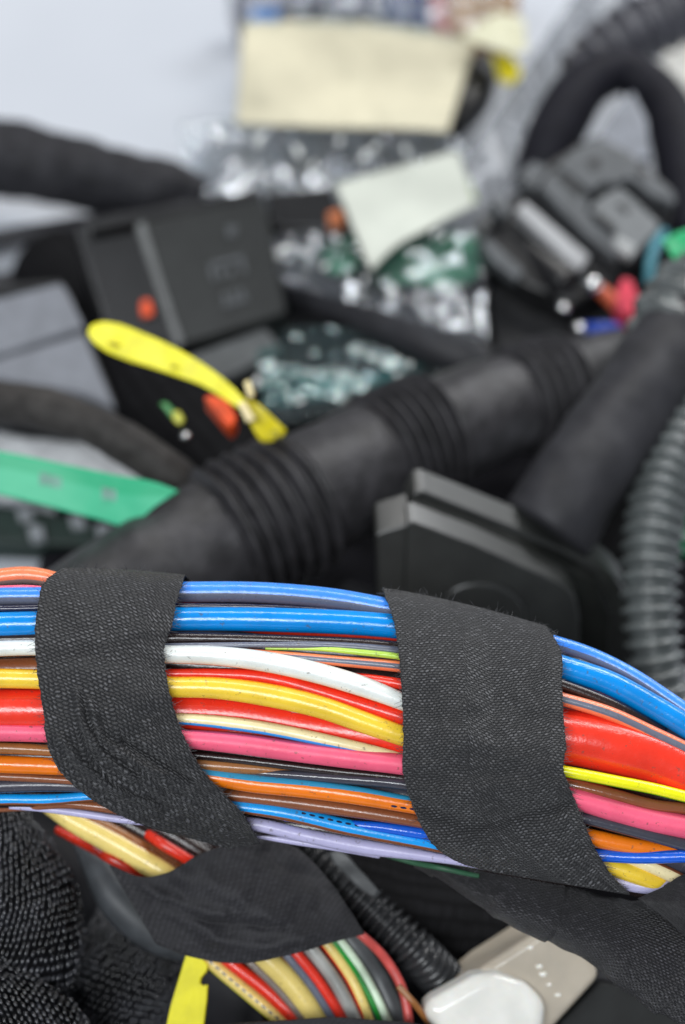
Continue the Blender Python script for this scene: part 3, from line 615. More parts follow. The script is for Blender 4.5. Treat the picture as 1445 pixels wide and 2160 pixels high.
# hose into the grommet
gr = thing('grommet_connector', 'black flanged connector with a taped hose rising from its back to the right', 'connector', W(1080, 1180, 27.4))
tube('hose', [(1500, 610, 30.0, 100), (1400, 765, 29.4, 100), (1300, 905, 28.8, 98), (1210, 1030, 28.3, 100), (1150, 1120, 28.2, 104)], RUB, gr, n=60, sides=36, rough=.05)
tube('corrugated_collar', [(1402, 740, 29.8, 90), (1425, 700, 29.75, 103), (1450, 664, 29.8, 104), (1480, 620, 29.9, 100), (1500, 592, 30, 80)], CORG, gr, n=160, sides=30, ridge=lambda s, t, r: .045*math.sin(s*2*math.pi/.33))
gn = Vector((.18, -.95, .28)).normalized()
def yext(t_): return Vector((-.04, 1, -.02)).normalized()*t_
P1 = W(1060, 1140, 27.6)
prism('flange', [(889, 1036), (940, 1056), (1000, 1080), (1100, 1120), (1194, 1160), (1240, 1180), (1270, 1196), (1295, 1216), (1314, 1240), (1326, 1268), (1333, 1300), (1334, 1340), (1326, 1390), (1300, 1450), (1240, 1500), (880, 1500), (830, 1450), (822, 1300), (842, 1120), (862, 1060), (874, 1040)], P1, gn, yext(.46), GRM, gr, .035)
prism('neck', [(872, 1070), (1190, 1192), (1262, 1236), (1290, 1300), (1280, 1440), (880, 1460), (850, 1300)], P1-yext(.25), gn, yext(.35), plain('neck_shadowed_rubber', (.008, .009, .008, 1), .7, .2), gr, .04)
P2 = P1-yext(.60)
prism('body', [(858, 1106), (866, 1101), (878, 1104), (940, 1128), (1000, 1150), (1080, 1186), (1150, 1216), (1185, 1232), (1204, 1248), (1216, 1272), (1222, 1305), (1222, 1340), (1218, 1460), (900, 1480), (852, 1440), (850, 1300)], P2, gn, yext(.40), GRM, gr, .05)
prism('latch_arm', [(793, 1130), (803, 1124), (862, 1106), (862, 1330), (800, 1330)], P2+yext(.06), gn, yext(.60), GRM, gr, .03)
arc = [(925, 1320), (928, 1280), (945, 1254), (975, 1238), (1010, 1232), (1048, 1237), (1082, 1252), (1104, 1276), (1115, 1310), (1118, 1400), (930, 1400)]
prism('socket_rim', arc, P2-yext(.07), gn, yext(.10), GRM, gr, .05)
t = tube('corrugated_tube', [(1540, 730, 29.6, 56), (1478, 850, 29.2, 57), (1430, 940, 28.8, 58), (1396, 1030, 28.5, 58), (1376, 1130, 28.2, 58), (1370, 1230, 28.0, 57), (1374, 1330, 27.9, 56), (1392, 1440, 27.9, 54), (1430, 1560, 28, 54)], CORG, n=700, sides=30, ridge=lambda s, t, r: .06*math.sin(s*2*math.pi/.235))
tag(t, 'glossy dark grey corrugated tube at the right edge beside the grommet', 'tube')
t = patch('green_film', [(1405, 900), (1480, 880), (1560, 880)], [(1410, 1180), (1470, 1170), (1560, 1150)], lambda x, y: 29.6, plain('green_plastic_film', srgb(10, 110, 70), .25), nu=16, nv=16, amp=.2, thick=.02)
tag(t, 'strip of green plastic film behind the corrugated tube at the right edge', 'film')

# green ribbon tag, left
GRN = NT('green_ribbon'); uvn = GRN.n('ShaderNodeUVMap').outputs[0]; sp = GRN.n('ShaderNodeSeparateXYZ'); GRN.l(uvn, sp.inputs[0])
GRN.l(GRN.mix(GRN.ramp(sp.outputs[1], .30, .42), srgb(36, 168, 120), srgb(64, 182, 138)), GRN.p.inputs['Base Color']); GRN.p.inputs['Roughness'].default_value = .5
rb = thing('ribbon_tag', 'green ribbon tag with two faint grey printed marks at the left edge', 'tag', W(180, 1040, 27.3))
dr = lambda x, y: 27.6-.0009*x+.12*math.sin(x*.012)
patch('ribbon', [(-60, 945), (0, 952), (130, 978), (250, 1003), (330, 1018), (378, 1036)], [(-60, 1030), (0, 1044), (90, 1066), (200, 1094), (272, 1109), (330, 1066)], dr, GRN.m, rb, 50, 16, .02, 1, .02)
for x0, y0, a in ((107, 1016, 0), (238, 1046, 0)):
    for q in range(6):
        xx = x0-20+8*q; yy = y0-6+2*q
        prism('printed_mark', [(xx-3, yy-14), (xx+3, yy-13), (xx+3, yy+13-3*(q % 2)), (xx-3, yy+12-2*(q % 3))], W(x0, y0, dr(x0, y0)-.03), -Fv, Fv*.012, plain('grey_print', srgb(128, 165, 155), .6) if q == 0 and x0 == 107 else bpy.data.materials['grey_print'], rb, 0)

# grey round ended plastic piece under the ribbon, dark clip rail below it
t = patch('plastic_cover', [(-60, 900), (40, 925), (130, 935), (230, 950), (290, 985), (312, 1025)], [(-60, 1060), (40, 1060), (130, 1060), (220, 1060), (280, 1060), (312, 1050)], lambda x, y: dh(y, 1.2), plain('light_grey_plastic_cover', srgb(150, 154, 158), .4), nu=30, nv=14, thick=.12)
tag(t, 'light grey plastic cover with a rounded end behind the green ribbon', 'cover')
cr_ = thing('clip_rail', 'dark green rail with pale square clips under the green ribbon', 'clip rail', W(120, 1100, dh(1100, .5)))
prism('rail', [(-60, 1060), (60, 1070), (250, 1110), (262, 1140), (190, 1150), (-60, 1140)], W(100, 1100, dh(1100, .6)), Vector((0, -.3, .95)).normalized(), Vector((0, 0, -.5)), plain('dark_green_plastic', (.012, .028, .022, 1), .5), cr_, .04)
for x, y in ((52, 1085), (75, 1120), (162, 1098), (218, 1118)):
    prism('clip', [(x-18, y-14), (x+14, y-12), (x+20, y+10), (x-10, y+14)], W(x, y, dh(y, .68)), Vector((0, -.3, .95)).normalized(), Vector((0, 0, -.2)), bpy.data.materials['light_grey_plastic_cover'], cr_, .03)

# hose at left
t = tube('taped_hose', [(-80, 845, 29.6, 46), (0, 850, 29.3, 46), (110, 868, 29.0, 46), (210, 905, 28.8, 44), (300, 955, 28.8, 44), (380, 1020, 28.9, 46), (440, 1090, 29.2, 46)], plain('brown_black_cloth', (.034, .031, .029, 1), .65, .3, .15, 5, .01, 30), n=60, sides=28, rough=.04)
tag(t, 'brownish black taped hose running in from the left edge above the green ribbon', 'hose')
# grey connector with two panels, left
gp = thing('grey_connector', 'flat grey connector with two panels and a dark gap at the left edge', 'connector', W(90, 720, dh(720, 2)))
pn = Vector((.05, -.45, .89)).normalized(); Pg = W(90, 720, dh(720, 2.3))
prism('base', [(-80, 600), (128, 590), (150, 625), (250, 862), (200, 880), (-80, 850)], Pg+Vector((0, .05, -.12)), pn, Vector((0, .1, -1.2)), BLK, gp, .05)
prism('panel', [(-80, 650), (0, 628), (124, 597), (136, 604), (178, 688), (0, 746), (-80, 770)], Pg, pn, Vector((0, 0, -.15)), GRYP, gp, .04)
prism('panel', [(-80, 785), (0, 757), (176, 704), (242, 860), (170, 828), (0, 798), (-80, 790)], Pg, pn, Vector((0, 0, -.15)), GRYP, gp, .03)
# big black tape-wound hose, top left, with thin cables below
t = tube('taped_hose', [(-120, 318, dh(318, 1.6), 80), (0, 336, dh(336, 1.6), 81), (130, 358, dh(358, 1.6), 78), (250, 382, dh(382, 1.6), 70), (330, 396, dh(396, 1.6), 62), (385, 402, dh(402, 1.5), 50), (430, 415, dh(415, 1.4), 40)], plain('black_cloth_wrap', (.020, .020, .024, 1), .7, .3, .2, 4, .012, 22), n=60, sides=32, rough=.09)
tag(t, 'fat black cloth wound hose against the white table at the upper left', 'hose')
t = tube('cable', [(-80, 520, dh(520, .6), 22), (40, 498, dh(498, .7), 22), (150, 480, dh(480, .9), 22), (280, 470, dh(470, 1.3), 26), (400, 450, dh(450, 1.5), 28)], RUB, n=40)
tag(t, 'thin dark cable below the fat upper left hose', 'cable')
t = tube('cable', [(-80, 610, dh(610, .8), 24), (60, 588, dh(588, .9), 24), (150, 560, dh(560, 1.2), 28), (230, 520, dh(520, 1.6), 40), (300, 500, dh(500, 1.8), 40)], RUB, n=40)
tag(t, 'dark cable above the grey connector, second below the fat hose', 'cable')

# black box connector, upper left centre
bc = thing('black_connector', 'square black box connector with a raised grey rib and faint embossed signs', 'connector', W(430, 600, dh(600, 2)))
bn = Vector((.12, -.55, .82)).normalized(); Pb = W(450, 590, dh(590, 2.6)); bx = Vector((0, .35, -2.0))
prism('housing', [(292, 470), (420, 440), (548, 412), (562, 440), (606, 660), (480, 700), (384, 728)], Pb, bn, bx, BLK2, bc, .06)
prism('rib', [(286, 474), (304, 466), (388, 724), (372, 732)], Pb+bn*.14, bn, -bn*.3, plain('rib_grey_plastic', srgb(105, 107, 107), .4), bc, .03)
prism('side_flap', [(160, 480), (290, 466), (372, 735), (280, 800), (225, 700)], Pb-bn*.25, bn, bx, BLK, bc, .05)
prism('lower_step', [(392, 752), (560, 690), (596, 738), (470, 800), (420, 808)], Pb-bn*.15, bn, bx, plain('dull_grey_plastic', (.085, .09, .092, 1), .5), bc, .04)
prism('top_lip', [(180, 466), (545, 400), (552, 416), (190, 486)], Pb+bn*.02, bn, bx*.3, BLK, bc, .03)
# embossed signs
for pl in ([(478, 476), (488, 474), (492, 498), (482, 500)], [(492, 474), (500, 476), (498, 496), (494, 498)],
           [(440, 556), (510, 538), (512, 546), (442, 564)], [(440, 556), (448, 554), (456, 590), (448, 592)], [(504, 540), (512, 538), (520, 572), (512, 576)], [(462, 570), (470, 568), (474, 584), (466, 586)], [(480, 566), (488, 564), (492, 580), (484, 582)],
           [(470, 620), (478, 618), (486, 646), (478, 648)], [(488, 614), (494, 612), (502, 640), (496, 642)], [(504, 610), (512, 608), (518, 634), (510, 638)], [(470, 640), (520, 626), (522, 632), (472, 648)]):
    prism('embossed_mark', pl, Pb+bn*.05, bn, -bn*.06, MGRY, bc, 0)
ORG = plain('orange_clip_plastic', srgb(232, 82, 30), .45)
tag(prism('orange_clip', [(296, 642), (302, 630), (318, 632), (324, 664), (300, 668)], Pb+bn*.1, bn, -bn*.25, ORG, bev=.03), 'tiny orange red clip beside the grey rib of the black box connector', 'clip')
tag(prism('orange_clip', [(428, 836), (448, 832), (480, 842), (500, 880), (488, 904), (472, 890), (450, 862)], W(460, 865, 28.2), Vector((.2, -.6, .8)).normalized(), Vector((0, .2, -.5)), ORG, bev=.04), 'orange clip under the joint of the yellow tag', 'clip')
# yellow tag with rounded end
yt = thing('yellow_tag', 'yellow plastic loop tag with a rounded end and a dimple, above the big conduit', 'tag', W(380, 790, 27.9))
dy = lambda x, y: 28.2-.0014*(x-200)
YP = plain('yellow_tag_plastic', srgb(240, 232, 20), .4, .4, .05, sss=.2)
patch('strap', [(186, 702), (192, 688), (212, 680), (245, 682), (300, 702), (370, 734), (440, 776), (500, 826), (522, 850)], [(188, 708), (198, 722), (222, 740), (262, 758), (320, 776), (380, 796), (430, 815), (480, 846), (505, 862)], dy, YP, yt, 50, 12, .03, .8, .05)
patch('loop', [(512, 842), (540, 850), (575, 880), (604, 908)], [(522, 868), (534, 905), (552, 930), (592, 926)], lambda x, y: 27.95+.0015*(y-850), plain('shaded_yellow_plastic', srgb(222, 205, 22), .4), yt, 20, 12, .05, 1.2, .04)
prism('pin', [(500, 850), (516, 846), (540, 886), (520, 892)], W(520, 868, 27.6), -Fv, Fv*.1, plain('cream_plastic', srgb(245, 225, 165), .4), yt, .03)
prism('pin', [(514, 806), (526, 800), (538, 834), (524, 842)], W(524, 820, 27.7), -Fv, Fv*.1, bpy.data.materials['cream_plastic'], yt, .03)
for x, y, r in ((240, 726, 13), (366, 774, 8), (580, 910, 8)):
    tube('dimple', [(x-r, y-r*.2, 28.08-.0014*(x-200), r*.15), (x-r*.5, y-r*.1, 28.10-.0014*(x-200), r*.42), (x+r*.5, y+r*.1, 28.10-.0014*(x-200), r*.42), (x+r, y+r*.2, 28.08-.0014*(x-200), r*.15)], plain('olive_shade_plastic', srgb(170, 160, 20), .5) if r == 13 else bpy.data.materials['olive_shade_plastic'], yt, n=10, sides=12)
gb = thing('small_terminal', 'small green and yellow terminal in the gap left of the orange clip', 'terminal', W(365, 875, 28.9))
prism('sheath', [(336, 850), (350, 848), (368, 868), (364, 884)], W(350, 865, 28.9), -Fv, Fv*.2, plain('green_sheath', srgb(60, 150, 70), .4), gb, .03)
prism('sleeve', [(362, 868), (378, 866), (388, 886), (380, 898), (366, 888)], W(375, 880, 28.85), -Fv, Fv*.2, plain('yellow_green_sheath', srgb(190, 190, 30), .4), gb, .03)
def bead(label, x, y, d, r, mat):
    t = tube('metal_pin', [(x-r*.9, y-r*.4, d, r*.3), (x-r*.4, y-r*.2, d, r*.8), (x+r*.4, y+r*.2, d, r*.8), (x+r*.9, y+r*.4, d, r*.3)], mat, n=12, sides=14)
    tag(t, label, 'pin')
CHR = plain('bright_metal', (.8, .8, .8, 1), .16, .5, .03, metal=1)
bead('bright metal pin end below the small green and yellow terminal', 392, 920, 28.6, 11, CHR)
# cable running from the box connector down right
t = tube('taped_cable', [(560, 585, dh(585, 1.0), 44), (620, 607, dh(607, 1.3), 46), (720, 645, dh(645, 1.6), 46), (850, 700, dh(700, 1.8), 46), (980, 752, dh(752, 1.8), 44), (1090, 800, dh(800, 1.4), 42)], RUB, n=50, sides=26, rough=.05)
tag(t, 'dark taped cable slanting from the black box connector down to the big conduit', 'cable')
t = prism('connector_latch', [(560, 405), (700, 392), (716, 440), (700, 480), (600, 486), (572, 470)], W(640, 440, dh(440, 1.6)), Vector((0, -.5, .86)).normalized(), Vector((0, .2, -1.2)), BLK, bev=.06)
tag(t, 'black latch block right of the box connector, left of the white card', 'connector')
t = prism('copper_tab', [(690, 446), (720, 440), (726, 462), (696, 470)], W(706, 456, dh(456, 2.0)), Vector((0, -.5, .86)).normalized(), Vector((0, 0, -.3)), plain('orange_brown_plastic', srgb(205, 120, 75), .45), bev=.03)
tag(t, 'tiny orange brown tab touching the left edge of the white card', 'tab')

# dark ground layer between the things
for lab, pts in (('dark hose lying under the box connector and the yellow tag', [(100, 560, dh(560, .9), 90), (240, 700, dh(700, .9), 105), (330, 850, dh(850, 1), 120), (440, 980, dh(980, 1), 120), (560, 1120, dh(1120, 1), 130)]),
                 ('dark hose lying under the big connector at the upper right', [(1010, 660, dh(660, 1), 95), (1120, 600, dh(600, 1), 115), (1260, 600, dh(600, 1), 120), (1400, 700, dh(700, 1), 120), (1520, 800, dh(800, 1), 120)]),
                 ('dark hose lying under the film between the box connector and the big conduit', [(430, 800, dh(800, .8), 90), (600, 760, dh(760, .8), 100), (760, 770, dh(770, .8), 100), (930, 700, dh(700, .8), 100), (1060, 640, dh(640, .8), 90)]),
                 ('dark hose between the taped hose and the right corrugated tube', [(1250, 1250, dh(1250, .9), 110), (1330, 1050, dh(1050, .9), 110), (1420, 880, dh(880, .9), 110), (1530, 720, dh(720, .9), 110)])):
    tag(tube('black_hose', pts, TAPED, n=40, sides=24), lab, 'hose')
t = tube('black_hose', [(560, 640, dh(640, .9), 60), (700, 570, dh(570, .8), 62), (850, 560, dh(560, .8), 66), (1000, 600, dh(600, .8), 60)], plain('teal_black_plastic', (.02, .035, .035, 1), .3), n=40, sides=24)
tag(t, 'dark teal tube inside the clear bag under the white card', 'tube')

# ------------------------------------------------------------------ big connector, upper right
bgc = thing('large_connector', 'large stepped grey and black plastic connector at the upper right', 'connector', W(1220, 480, dh(480, 2)))
ln = Vector((.05, -.35, .93)).normalized(); Pn = W(1220, 460, dh(460, 3.0)); lx = Vector((.1, .2, -2.2))
prism('housing', [(1004, 500), (1060, 430), (1110, 385), (1160, 340), (1215, 305), (1260, 282), (1330, 320), (1420, 400), (1420, 450), (1395, 500), (1330, 560), (1290, 600), (1210, 640), (1110, 600), (1020, 540)], Pn-ln*.35, ln, lx, BLK, bgc, .06)
prism('top_plate', [(1174, 349), (1211, 316), (1258, 284), (1320, 320), (1425, 408), (1425, 432), (1370, 407), (1345, 385), (1323, 376), (1300, 388), (1276, 385), (1262, 392), (1251, 405)], Pn, ln, -ln*.3, MGRY, bgc, .04)
prism('side_strip', [(1138, 392), (1167, 356), (1243, 418), (1238, 447), (1305, 505), (1305, 549), (1229, 487)], Pn-ln*.02, ln, -ln*.3, MGRY, bgc, .04)
prism('lock_plate', [(1283, 405), (1309, 394), (1392, 469), (1389, 486), (1331, 543), (1298, 516), (1298, 487), (1244, 438), (1255, 424)], Pn-ln*.0, ln, -ln*.3, plain('lock_grey_plastic', srgb(112, 115, 117), .42, .4, .05), bgc, .05)
prism('lug', [(1296, 496), (1312, 500), (1345, 522), (1331, 545), (1298, 518)], Pn+ln*.12, ln, -ln*.2, plain('pale_lug_plastic', srgb(170, 172, 172), .4, .4, .05), bgc, .05)
tube('barrel', [(1060, 478, dh(478, 2.2), 50), (1085, 500, dh(500, 2.2), 54), (1135, 545, dh(545, 2.2), 54), (1185, 590, dh(590, 2.2), 52), (1205, 610, dh(610, 2.2), 50)], BLK, bgc, n=40, sides=28)
prism('highlight_bar', ([(1088, 444), (1106, 422), (1244, 540), (1222, 572)]), Pn+ln*.02, ln, -ln*.35, plain('painted_highlight', srgb(165, 166, 168), .3, .6, .05), bgc, .04)  # pale bar paints the bright reflection along the dark barrel
prism('slot', [(1176, 372), (1186, 364), (1232, 402), (1224, 412)], Pn+ln*.02, ln, -ln*.1, BLK, bgc, .01)
prism('slot', [(1240, 338), (1262, 330), (1268, 350), (1248, 356)], Pn+ln*.02, ln, -ln*.1, BLK, bgc, .01)
prism('slot', [(1300, 432), (1310, 424), (1330, 442), (1322, 452)], Pn+ln*.02, ln, -ln*.1, BLK, bgc, .01)
prism('slot', [(1352, 352), (1364, 362), (1352, 376), (1340, 364)], Pn+ln*.02, ln, -ln*.1, BLK, bgc, .01)
prism('clip_arm', [(1252, 450), (1262, 446), (1300, 478), (1294, 488)], Pn+ln*.1, ln, -ln*.3, BLK, bgc, .02)
prism('left_step', [(1032, 424), (1052, 410), (1082, 436), (1066, 460)], Pn+ln*.0, ln, -ln*.3, MGRY, bgc, .03)
prism('left_step', [(1014, 508), (1030, 500), (1106, 572), (1090, 590), (1040, 552)], Pn-ln*.1, ln, -ln*.3, MGRY, bgc, .03)
prism('left_step', [(1002, 470), (1030, 440), (1040, 470), (1016, 500)], Pn-ln*.1, ln, -ln*.3, DGRY, bgc, .03)
prism('rear_block', [(1130, 400), (1090, 370), (1120, 340), (1160, 350)], Pn-ln*.05, ln, -ln*.3, MGRY, bgc, .03)
prism('clear_insert', [(1262, 290), (1300, 225), (1335, 190), (1365, 250), (1375, 330), (1340, 340)], Pn-ln*.5, ln, -ln*.3, plain('cloudy_insert', srgb(130, 134, 142), .25), bgc, .05)
prism('lower_shell', [(1040, 560), (1110, 590), (1220, 640), (1260, 600), (1310, 640), (1330, 740), (1050, 760), (1030, 640)], Pn-ln*1.0, ln, lx, BLK, bgc, .06)
prism('shell_edge', [(1000, 640), (1016, 636), (1024, 740), (1008, 744)], Pn-ln*1.0, ln, -ln*.3, DGRY, bgc, .03)
def swire(label, c, pts, cat='wire'):
    tag(tube('loose_wire', pts, c, n=24, sides=14), label, cat)
D0 = 33.0
tag(prism('pink_sleeve', rounded([(1312, 584), (1330, 586), (1342, 612), (1354, 640), (1346, 658), (1318, 660), (1302, 640), (1304, 608)], 30), W(1326, 625, 32.6), Vector((.1, -.5, .86)).normalized(), Vector((0, .1, -.5)), plain('pink_sleeve_plastic', srgb(228, 72, 92), .5), bev=.09), 'small pink wedge shaped sleeve beside the large connector', 'sleeve')
swire('orange wire end left of the pink one', plain('orange_sleeve', srgb(205, 95, 60), .5), [(1250, 600, D0+.3, 12), (1285, 628, D0+.2, 16), (1310, 655, D0+.2, 14)])
swire('dark blue wire end below the pink one', plain('blue_sleeve', srgb(15, 60, 160), .45), [(1225, 694, D0-.4, 14), (1262, 696, D0-.6, 17), (1300, 694, D0-.4, 15)])
swire('teal wire curving down right of the large connector', plain('teal_sleeve', srgb(60, 130, 145), .45), [(1400, 490, D0+1, 11), (1378, 530, D0+.6, 11), (1370, 580, D0+.3, 11), (1372, 625, D0+.2, 11)])
bead('pale round pin in the gap under the large connector', 1188, 650, 32.4, 13, CHR)
bead('pale round pin left of the dark blue wire end', 1222, 692, 32.3, 14, CHR)
bead('large pale pin left of the orange wire end', 1250, 600, 32.2, 20, CHR)
t = patch('green_film', [(1396, 506), (1445, 484), (1520, 470)], [(1436, 572), (1455, 596), (1520, 610)], lambda x, y: 30.6, plain('bright_green_film', srgb(25, 175, 110), .4), nu=14, nv=10, amp=.1, thick=.03)
tag(t, 'bright green plastic corner right of the large connector', 'film')
# loop hose and corrugated hose
t = tube('rubber_loop', [(1130, 400, 35.8, 50), (1152, 330, 35.8, 58), (1190, 245, 36.0, 60), (1245, 172, 36.3, 54), (1315, 150, 36.5, 48), (1380, 190, 36.4, 50), (1425, 280, 36.0, 58), (1448, 390, 35.4, 62), (1460, 500, 35, 62)], plain('black_loop_rubber', (.010, .010, .015, 1), .6, .15), n=70, sides=30)
tag(t, 'thick black rubber loop arching over the large connector', 'hose')
t = tube('corrugated_tube', [(1215, 165, 37.6, 50), (1270, 118, 37.7, 62), (1350, 62, 37.8, 66), (1450, 12, 38, 68), (1560, -40, 38.2, 70)], plain('violet_grey_nylon', (.060, .060, .072, 1), .4), n=220, sides=28, ridge=lambda s, t, r: .07*math.sin(s*2*math.pi/.42))
tag(t, 'wide grey corrugated tube in the top right corner', 'tube')

t = patch('dark_wiring_lump', [(430, 300), (560, 282), (700, 280), (850, 290), (960, 300)], [(430, 400), (560, 440), (700, 440), (880, 420), (980, 380)], lambda x, y: dh(y, .3), plain('grey_lump', (.36, .37, .40, 1), .4, .5, .5, .8), nu=30, nv=16, amp=.35, freq=.9, thick=.1)
tag(t, 'grey crumpled packing inside the bag below the cream label', 'packing')
# ------------------------------------------------------------------ bags and labels, top
FILM = filmmat('clear_film', haze=.16, gl=.24, rough=.035, bscale=2.0, bd=.03)
FILMD = filmmat('clear_film_over_dark', haze=.025, gl=.10, rough=.03, bscale=2.0, bd=.02)
FILM2 = filmmat('clear_film_dull', haze=.5, gl=.06, rough=.22, bscale=.6, bd=.2, tint=(.66, .69, .72, 1), dif=(.30, .31, .33, 1))
FILM3 = filmmat('teal_film', (.75, .92, .9, 1), haze=.02, gl=.06, rough=.04, bscale=2.0, bd=.03)
t = patch('plastic_bag', [(380, 262), (500, 250), (700, 262), (900, 262), (960, 290)], [(400, 400), (500, 412), (620, 408), (730, 392), (1000, 330)], lambda x, y: dh(y, 1.2), FILM, nu=130, nv=70, amp=.4, freq=.8, thick=.01, crisp=True)
tag(t, 'crinkled clear plastic bag below the cream label', 'bag'); bag0 = t
t = patch('plastic_bag', [(1225, -30), (1270, -30), (1340, -30)], [(935, 400), (985, 430), (1045, 450)], lambda x, y: dh(y, 1.6), FILM2, nu=60, nv=110, amp=.22, freq=.7, thick=.02, curve=False, crisp=True)
tag(t, 'greyish clear plastic sleeve slanting down from the top right', 'bag')
t = patch('plastic_bag', [(560, 500), (700, 480), (900, 470), (1020, 490)], [(600, 600), (760, 640), (920, 690), (1030, 720)], lambda x, y: dh(y, 2.3), FILMD, nu=110, nv=80, amp=.2, freq=.75, thick=.01, seed=4, crisp=True)
tag(t, 'crinkled clear plastic under the white card with green pieces inside', 'bag')
GLINT = plain('painted_glint', (.80, .82, .80, 1), .12, .8, .03, 3, 0, coat=.5)
def glints(t, pts):  # pale beads added as the bright glints on the film
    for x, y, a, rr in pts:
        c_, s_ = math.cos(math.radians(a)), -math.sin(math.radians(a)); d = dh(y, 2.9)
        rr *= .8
        tube('glint_bead', [(x-rr*1.5*c_, y-rr*1.5*s_, d, rr*.15), (x-rr*.8*c_, y-rr*.8*s_, d-.03, rr*.6), (x+rr*.8*c_, y+rr*.8*s_, d-.03, rr*.6), (x+rr*1.5*c_, y+rr*1.5*s_, d, rr*.15)], GLINT, t, n=12, sides=10)
glints(bag0, [(504, 400, 100, 8), (545, 300, 80, 13), (556, 285, 40, 8), (628, 322, 110, 13), (660, 350, 60, 9), (716, 300, 70, 10), (768, 330, 60, 12), (790, 312, 50, 9), (856, 318, 95, 9), (600, 380, 30, 6), (470, 290, 60, 8)])
glints(t, [(826, 618, 60, 13), (920, 492, 20, 9), (936, 502, 70, 7), (604, 524, 10, 13), (590, 536, 60, 9), (686, 562, 40, 9), (712, 508, 50, 7), (770, 590, 70, 7), (760, 615, 30, 6)])
t = patch('plastic_bag', [(540, 700), (700, 690), (860, 720), (960, 770)], [(560, 900), (660, 880), (800, 840), (930, 800)], lambda x, y: dh(y, 1.7), FILM3, nu=90, nv=60, amp=.14, freq=.9, thick=.01, seed=7)
tag(t, 'dark teal tinted plastic film between the yellow tag and the big conduit', 'bag')
glints(t, [(838, 796, 100, 8), (866, 770, 80, 6), (634, 846, 20, 8), (612, 842, 60, 5), (542, 806, 86, 11)])
GRF = plain('green_sheet', srgb(30, 122, 84), .35, .5, .3, 1.5)
for lab, tp, bt in (('green plastic sheet inside the bag, right of the white card tip', [(790, 560), (880, 505), (960, 488), (1010, 500)], [(800, 600), (880, 600), (960, 610), (1012, 578)]),
                    ('small green plastic sheet inside the bag, left of the white card tip', [(676, 540), (705, 508), (745, 500)], [(690, 575), (720, 580), (760, 560)])):
    t = patch('green_sheet', tp, bt, lambda x, y: dh(y, 2.15), GRF, nu=20, nv=10, amp=.15, thick=.03); tag(t, lab, 'sheet')
TEALF = plain('teal_sheet', srgb(28, 84, 88), .4, .5, .4, 1.2)
t = patch('teal_sheet', [(545, 770), (640, 752), (700, 750)], [(560, 860), (700, 840), (905, 772)], lambda x, y: dh(y, 1.3), TEALF, nu=24, nv=10, amp=.2, thick=.03)
tag(t, 'dark teal plastic sheet under the film right of the yellow tag', 'sheet')
PAP = plain('cream_label_paper', srgb(200, 194, 170), .75, .2, .09, .35, .03, 1.5)
t = patch('paper_label', [(512, 46), (600, 44), (700, 42), (800, 48), (900, 62), (1003, 92)], [(497, 262), (600, 266), (700, 270), (800, 272), (880, 274), (945, 278)], lambda x, y: dh(y, 2.0), PAP, nu=50, nv=30, amp=.3, freq=.5, thick=.03)
tag(t, 'cream paper label on the plastic bag at the top', 'label')
t = patch('white_card', [(706, 388), (790, 366), (880, 342), (966, 318)], [(782, 572), (835, 520), (905, 482), (1002, 432)], lambda x, y: dh(y, 2.6), plain('white_card_stock', srgb(192, 196, 186), .6, .3, .07, .5), nu=30, nv=20, amp=.2, freq=.5, thick=.03)
tag(t, 'white card with a pointed lower corner in front of the bags', 'card')
t = prism('lime_edge', [(972, 352), (990, 380), (1006, 420), (1000, 436), (984, 400)], W(990, 395, dh(395, 2.3)), -Fv, Fv*.1, plain('lime_plastic', srgb(170, 195, 110), .5), bev=.02)
tag(t, 'narrow lime green edge at the right side of the white card', 'strip')
t = patch('crumpled_label', [(974, 78), (1010, 50), (1060, 28), (1105, 40)], [(990, 84), (1030, 100), (1075, 112), (1112, 108)], lambda x, y: dh(y, 2.4), plain('crumpled_paper', srgb(206, 204, 178), .7, .2, .05), nu=26, nv=16, amp=.3, freq=.9, thick=.03)
tag(t, 'small crumpled cream paper beside the upper right corner of the cream label', 'paper')
t = patch('yellow_sticker', [(1036, 118), (1060, 112), (1080, 120), (1098, 146)], [(1046, 140), (1054, 168), (1074, 176), (1096, 164)], lambda x, y: dh(y, 1.9), plain('yellow_sticker_plastic', srgb(216, 200, 20), .5), nu=16, nv=10, amp=.08, thick=.03)
tag(t, 'small yellow sticker below the crumpled cream paper', 'sticker')
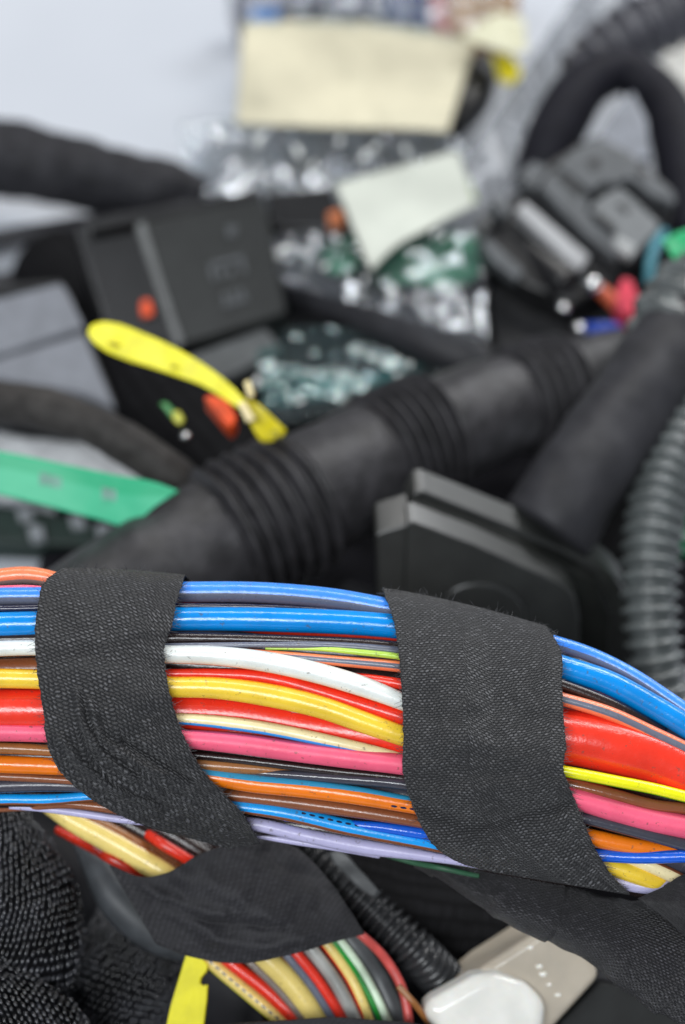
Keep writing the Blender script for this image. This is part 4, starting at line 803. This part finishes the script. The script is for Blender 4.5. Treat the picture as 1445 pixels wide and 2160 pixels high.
t = tube('black_plug', [(1020, 120, dh(120, 1.3), 20), (1010, 160, dh(160, 1.3), 42), (990, 215, dh(215, 1.2), 44), (955, 270, dh(270, 1.1), 30)], BLK, n=24, sides=20)
tag(t, 'black plug in the gap right of the cream label', 'plug')
tb_ = dh(0, 1.0)
def blk(name, lab, cat, out, h, col, th=1.0, mat=None):
    cx = sum(p[0] for p in out)/len(out); cy = sum(p[1] for p in out)/len(out)
    t = prism(name, out, W(cx, cy, dh(cy, h)), Vector((0, -.4, .92)).normalized(), Vector((0, 0, -th)), mat or plain(name+'_finish', col, .4), bev=.06); tag(t, lab, cat)
blk('blue_plug', 'blue plug at the top left of the cream label', 'plug', [(528, 14), (586, 12), (590, 44), (530, 46)], 1.7, srgb(40, 140, 225))
blk('dark_plug', 'dark plug behind the cream label at the top', 'plug', [(590, 8), (700, 2), (704, 34), (594, 40)], 1.5, (.02, .022, .03, 1))
blk('navy_plug', 'navy plug at the top edge above the cream label', 'plug', [(810, -40), (905, -40), (912, 46), (820, 40)], 1.6, (.02, .04, .14, 1))
blk('red_plug', 'red plug at the top edge', 'plug', [(906, -30), (940, -30), (944, 26), (950, 78), (918, 70)], 1.7, srgb(200, 85, 70))
blk('tan_block', 'tan brown block at the top edge right of the red plug', 'block', [(944, -40), (1100, -40), (1082, 20), (1000, 60), (950, 66)], 1.5, srgb(196, 152, 105))
blk('grey_bag_part', 'grey plastic part in the bag at the very top', 'part', [(480, -40), (800, -40), (806, 10), (600, 8), (520, 12), (500, 20)], 1.2, srgb(125, 122, 132))
t = patch('plastic_bag', [(470, -40), (700, -50), (900, -50), (1120, -40)], [(500, 52), (700, 48), (900, 70), (1010, 84)], lambda x, y: dh(y, 1.9), FILMD, nu=120, nv=30, amp=.3, freq=1.2, thick=.01, seed=9, crisp=True)
tag(t, 'clear plastic over the coloured plugs at the top edge', 'bag')
t = patch('paper_sheet', [(1390, 110), (1440, 92), (1540, 60)], [(1400, 150), (1460, 230), (1540, 330)], lambda x, y: dh(y, .8), plain('white_paper', srgb(205, 205, 200), .7), nu=14, nv=10, thick=.03)
tag(t, 'white paper at the right edge outside the rubber loop', 'paper')
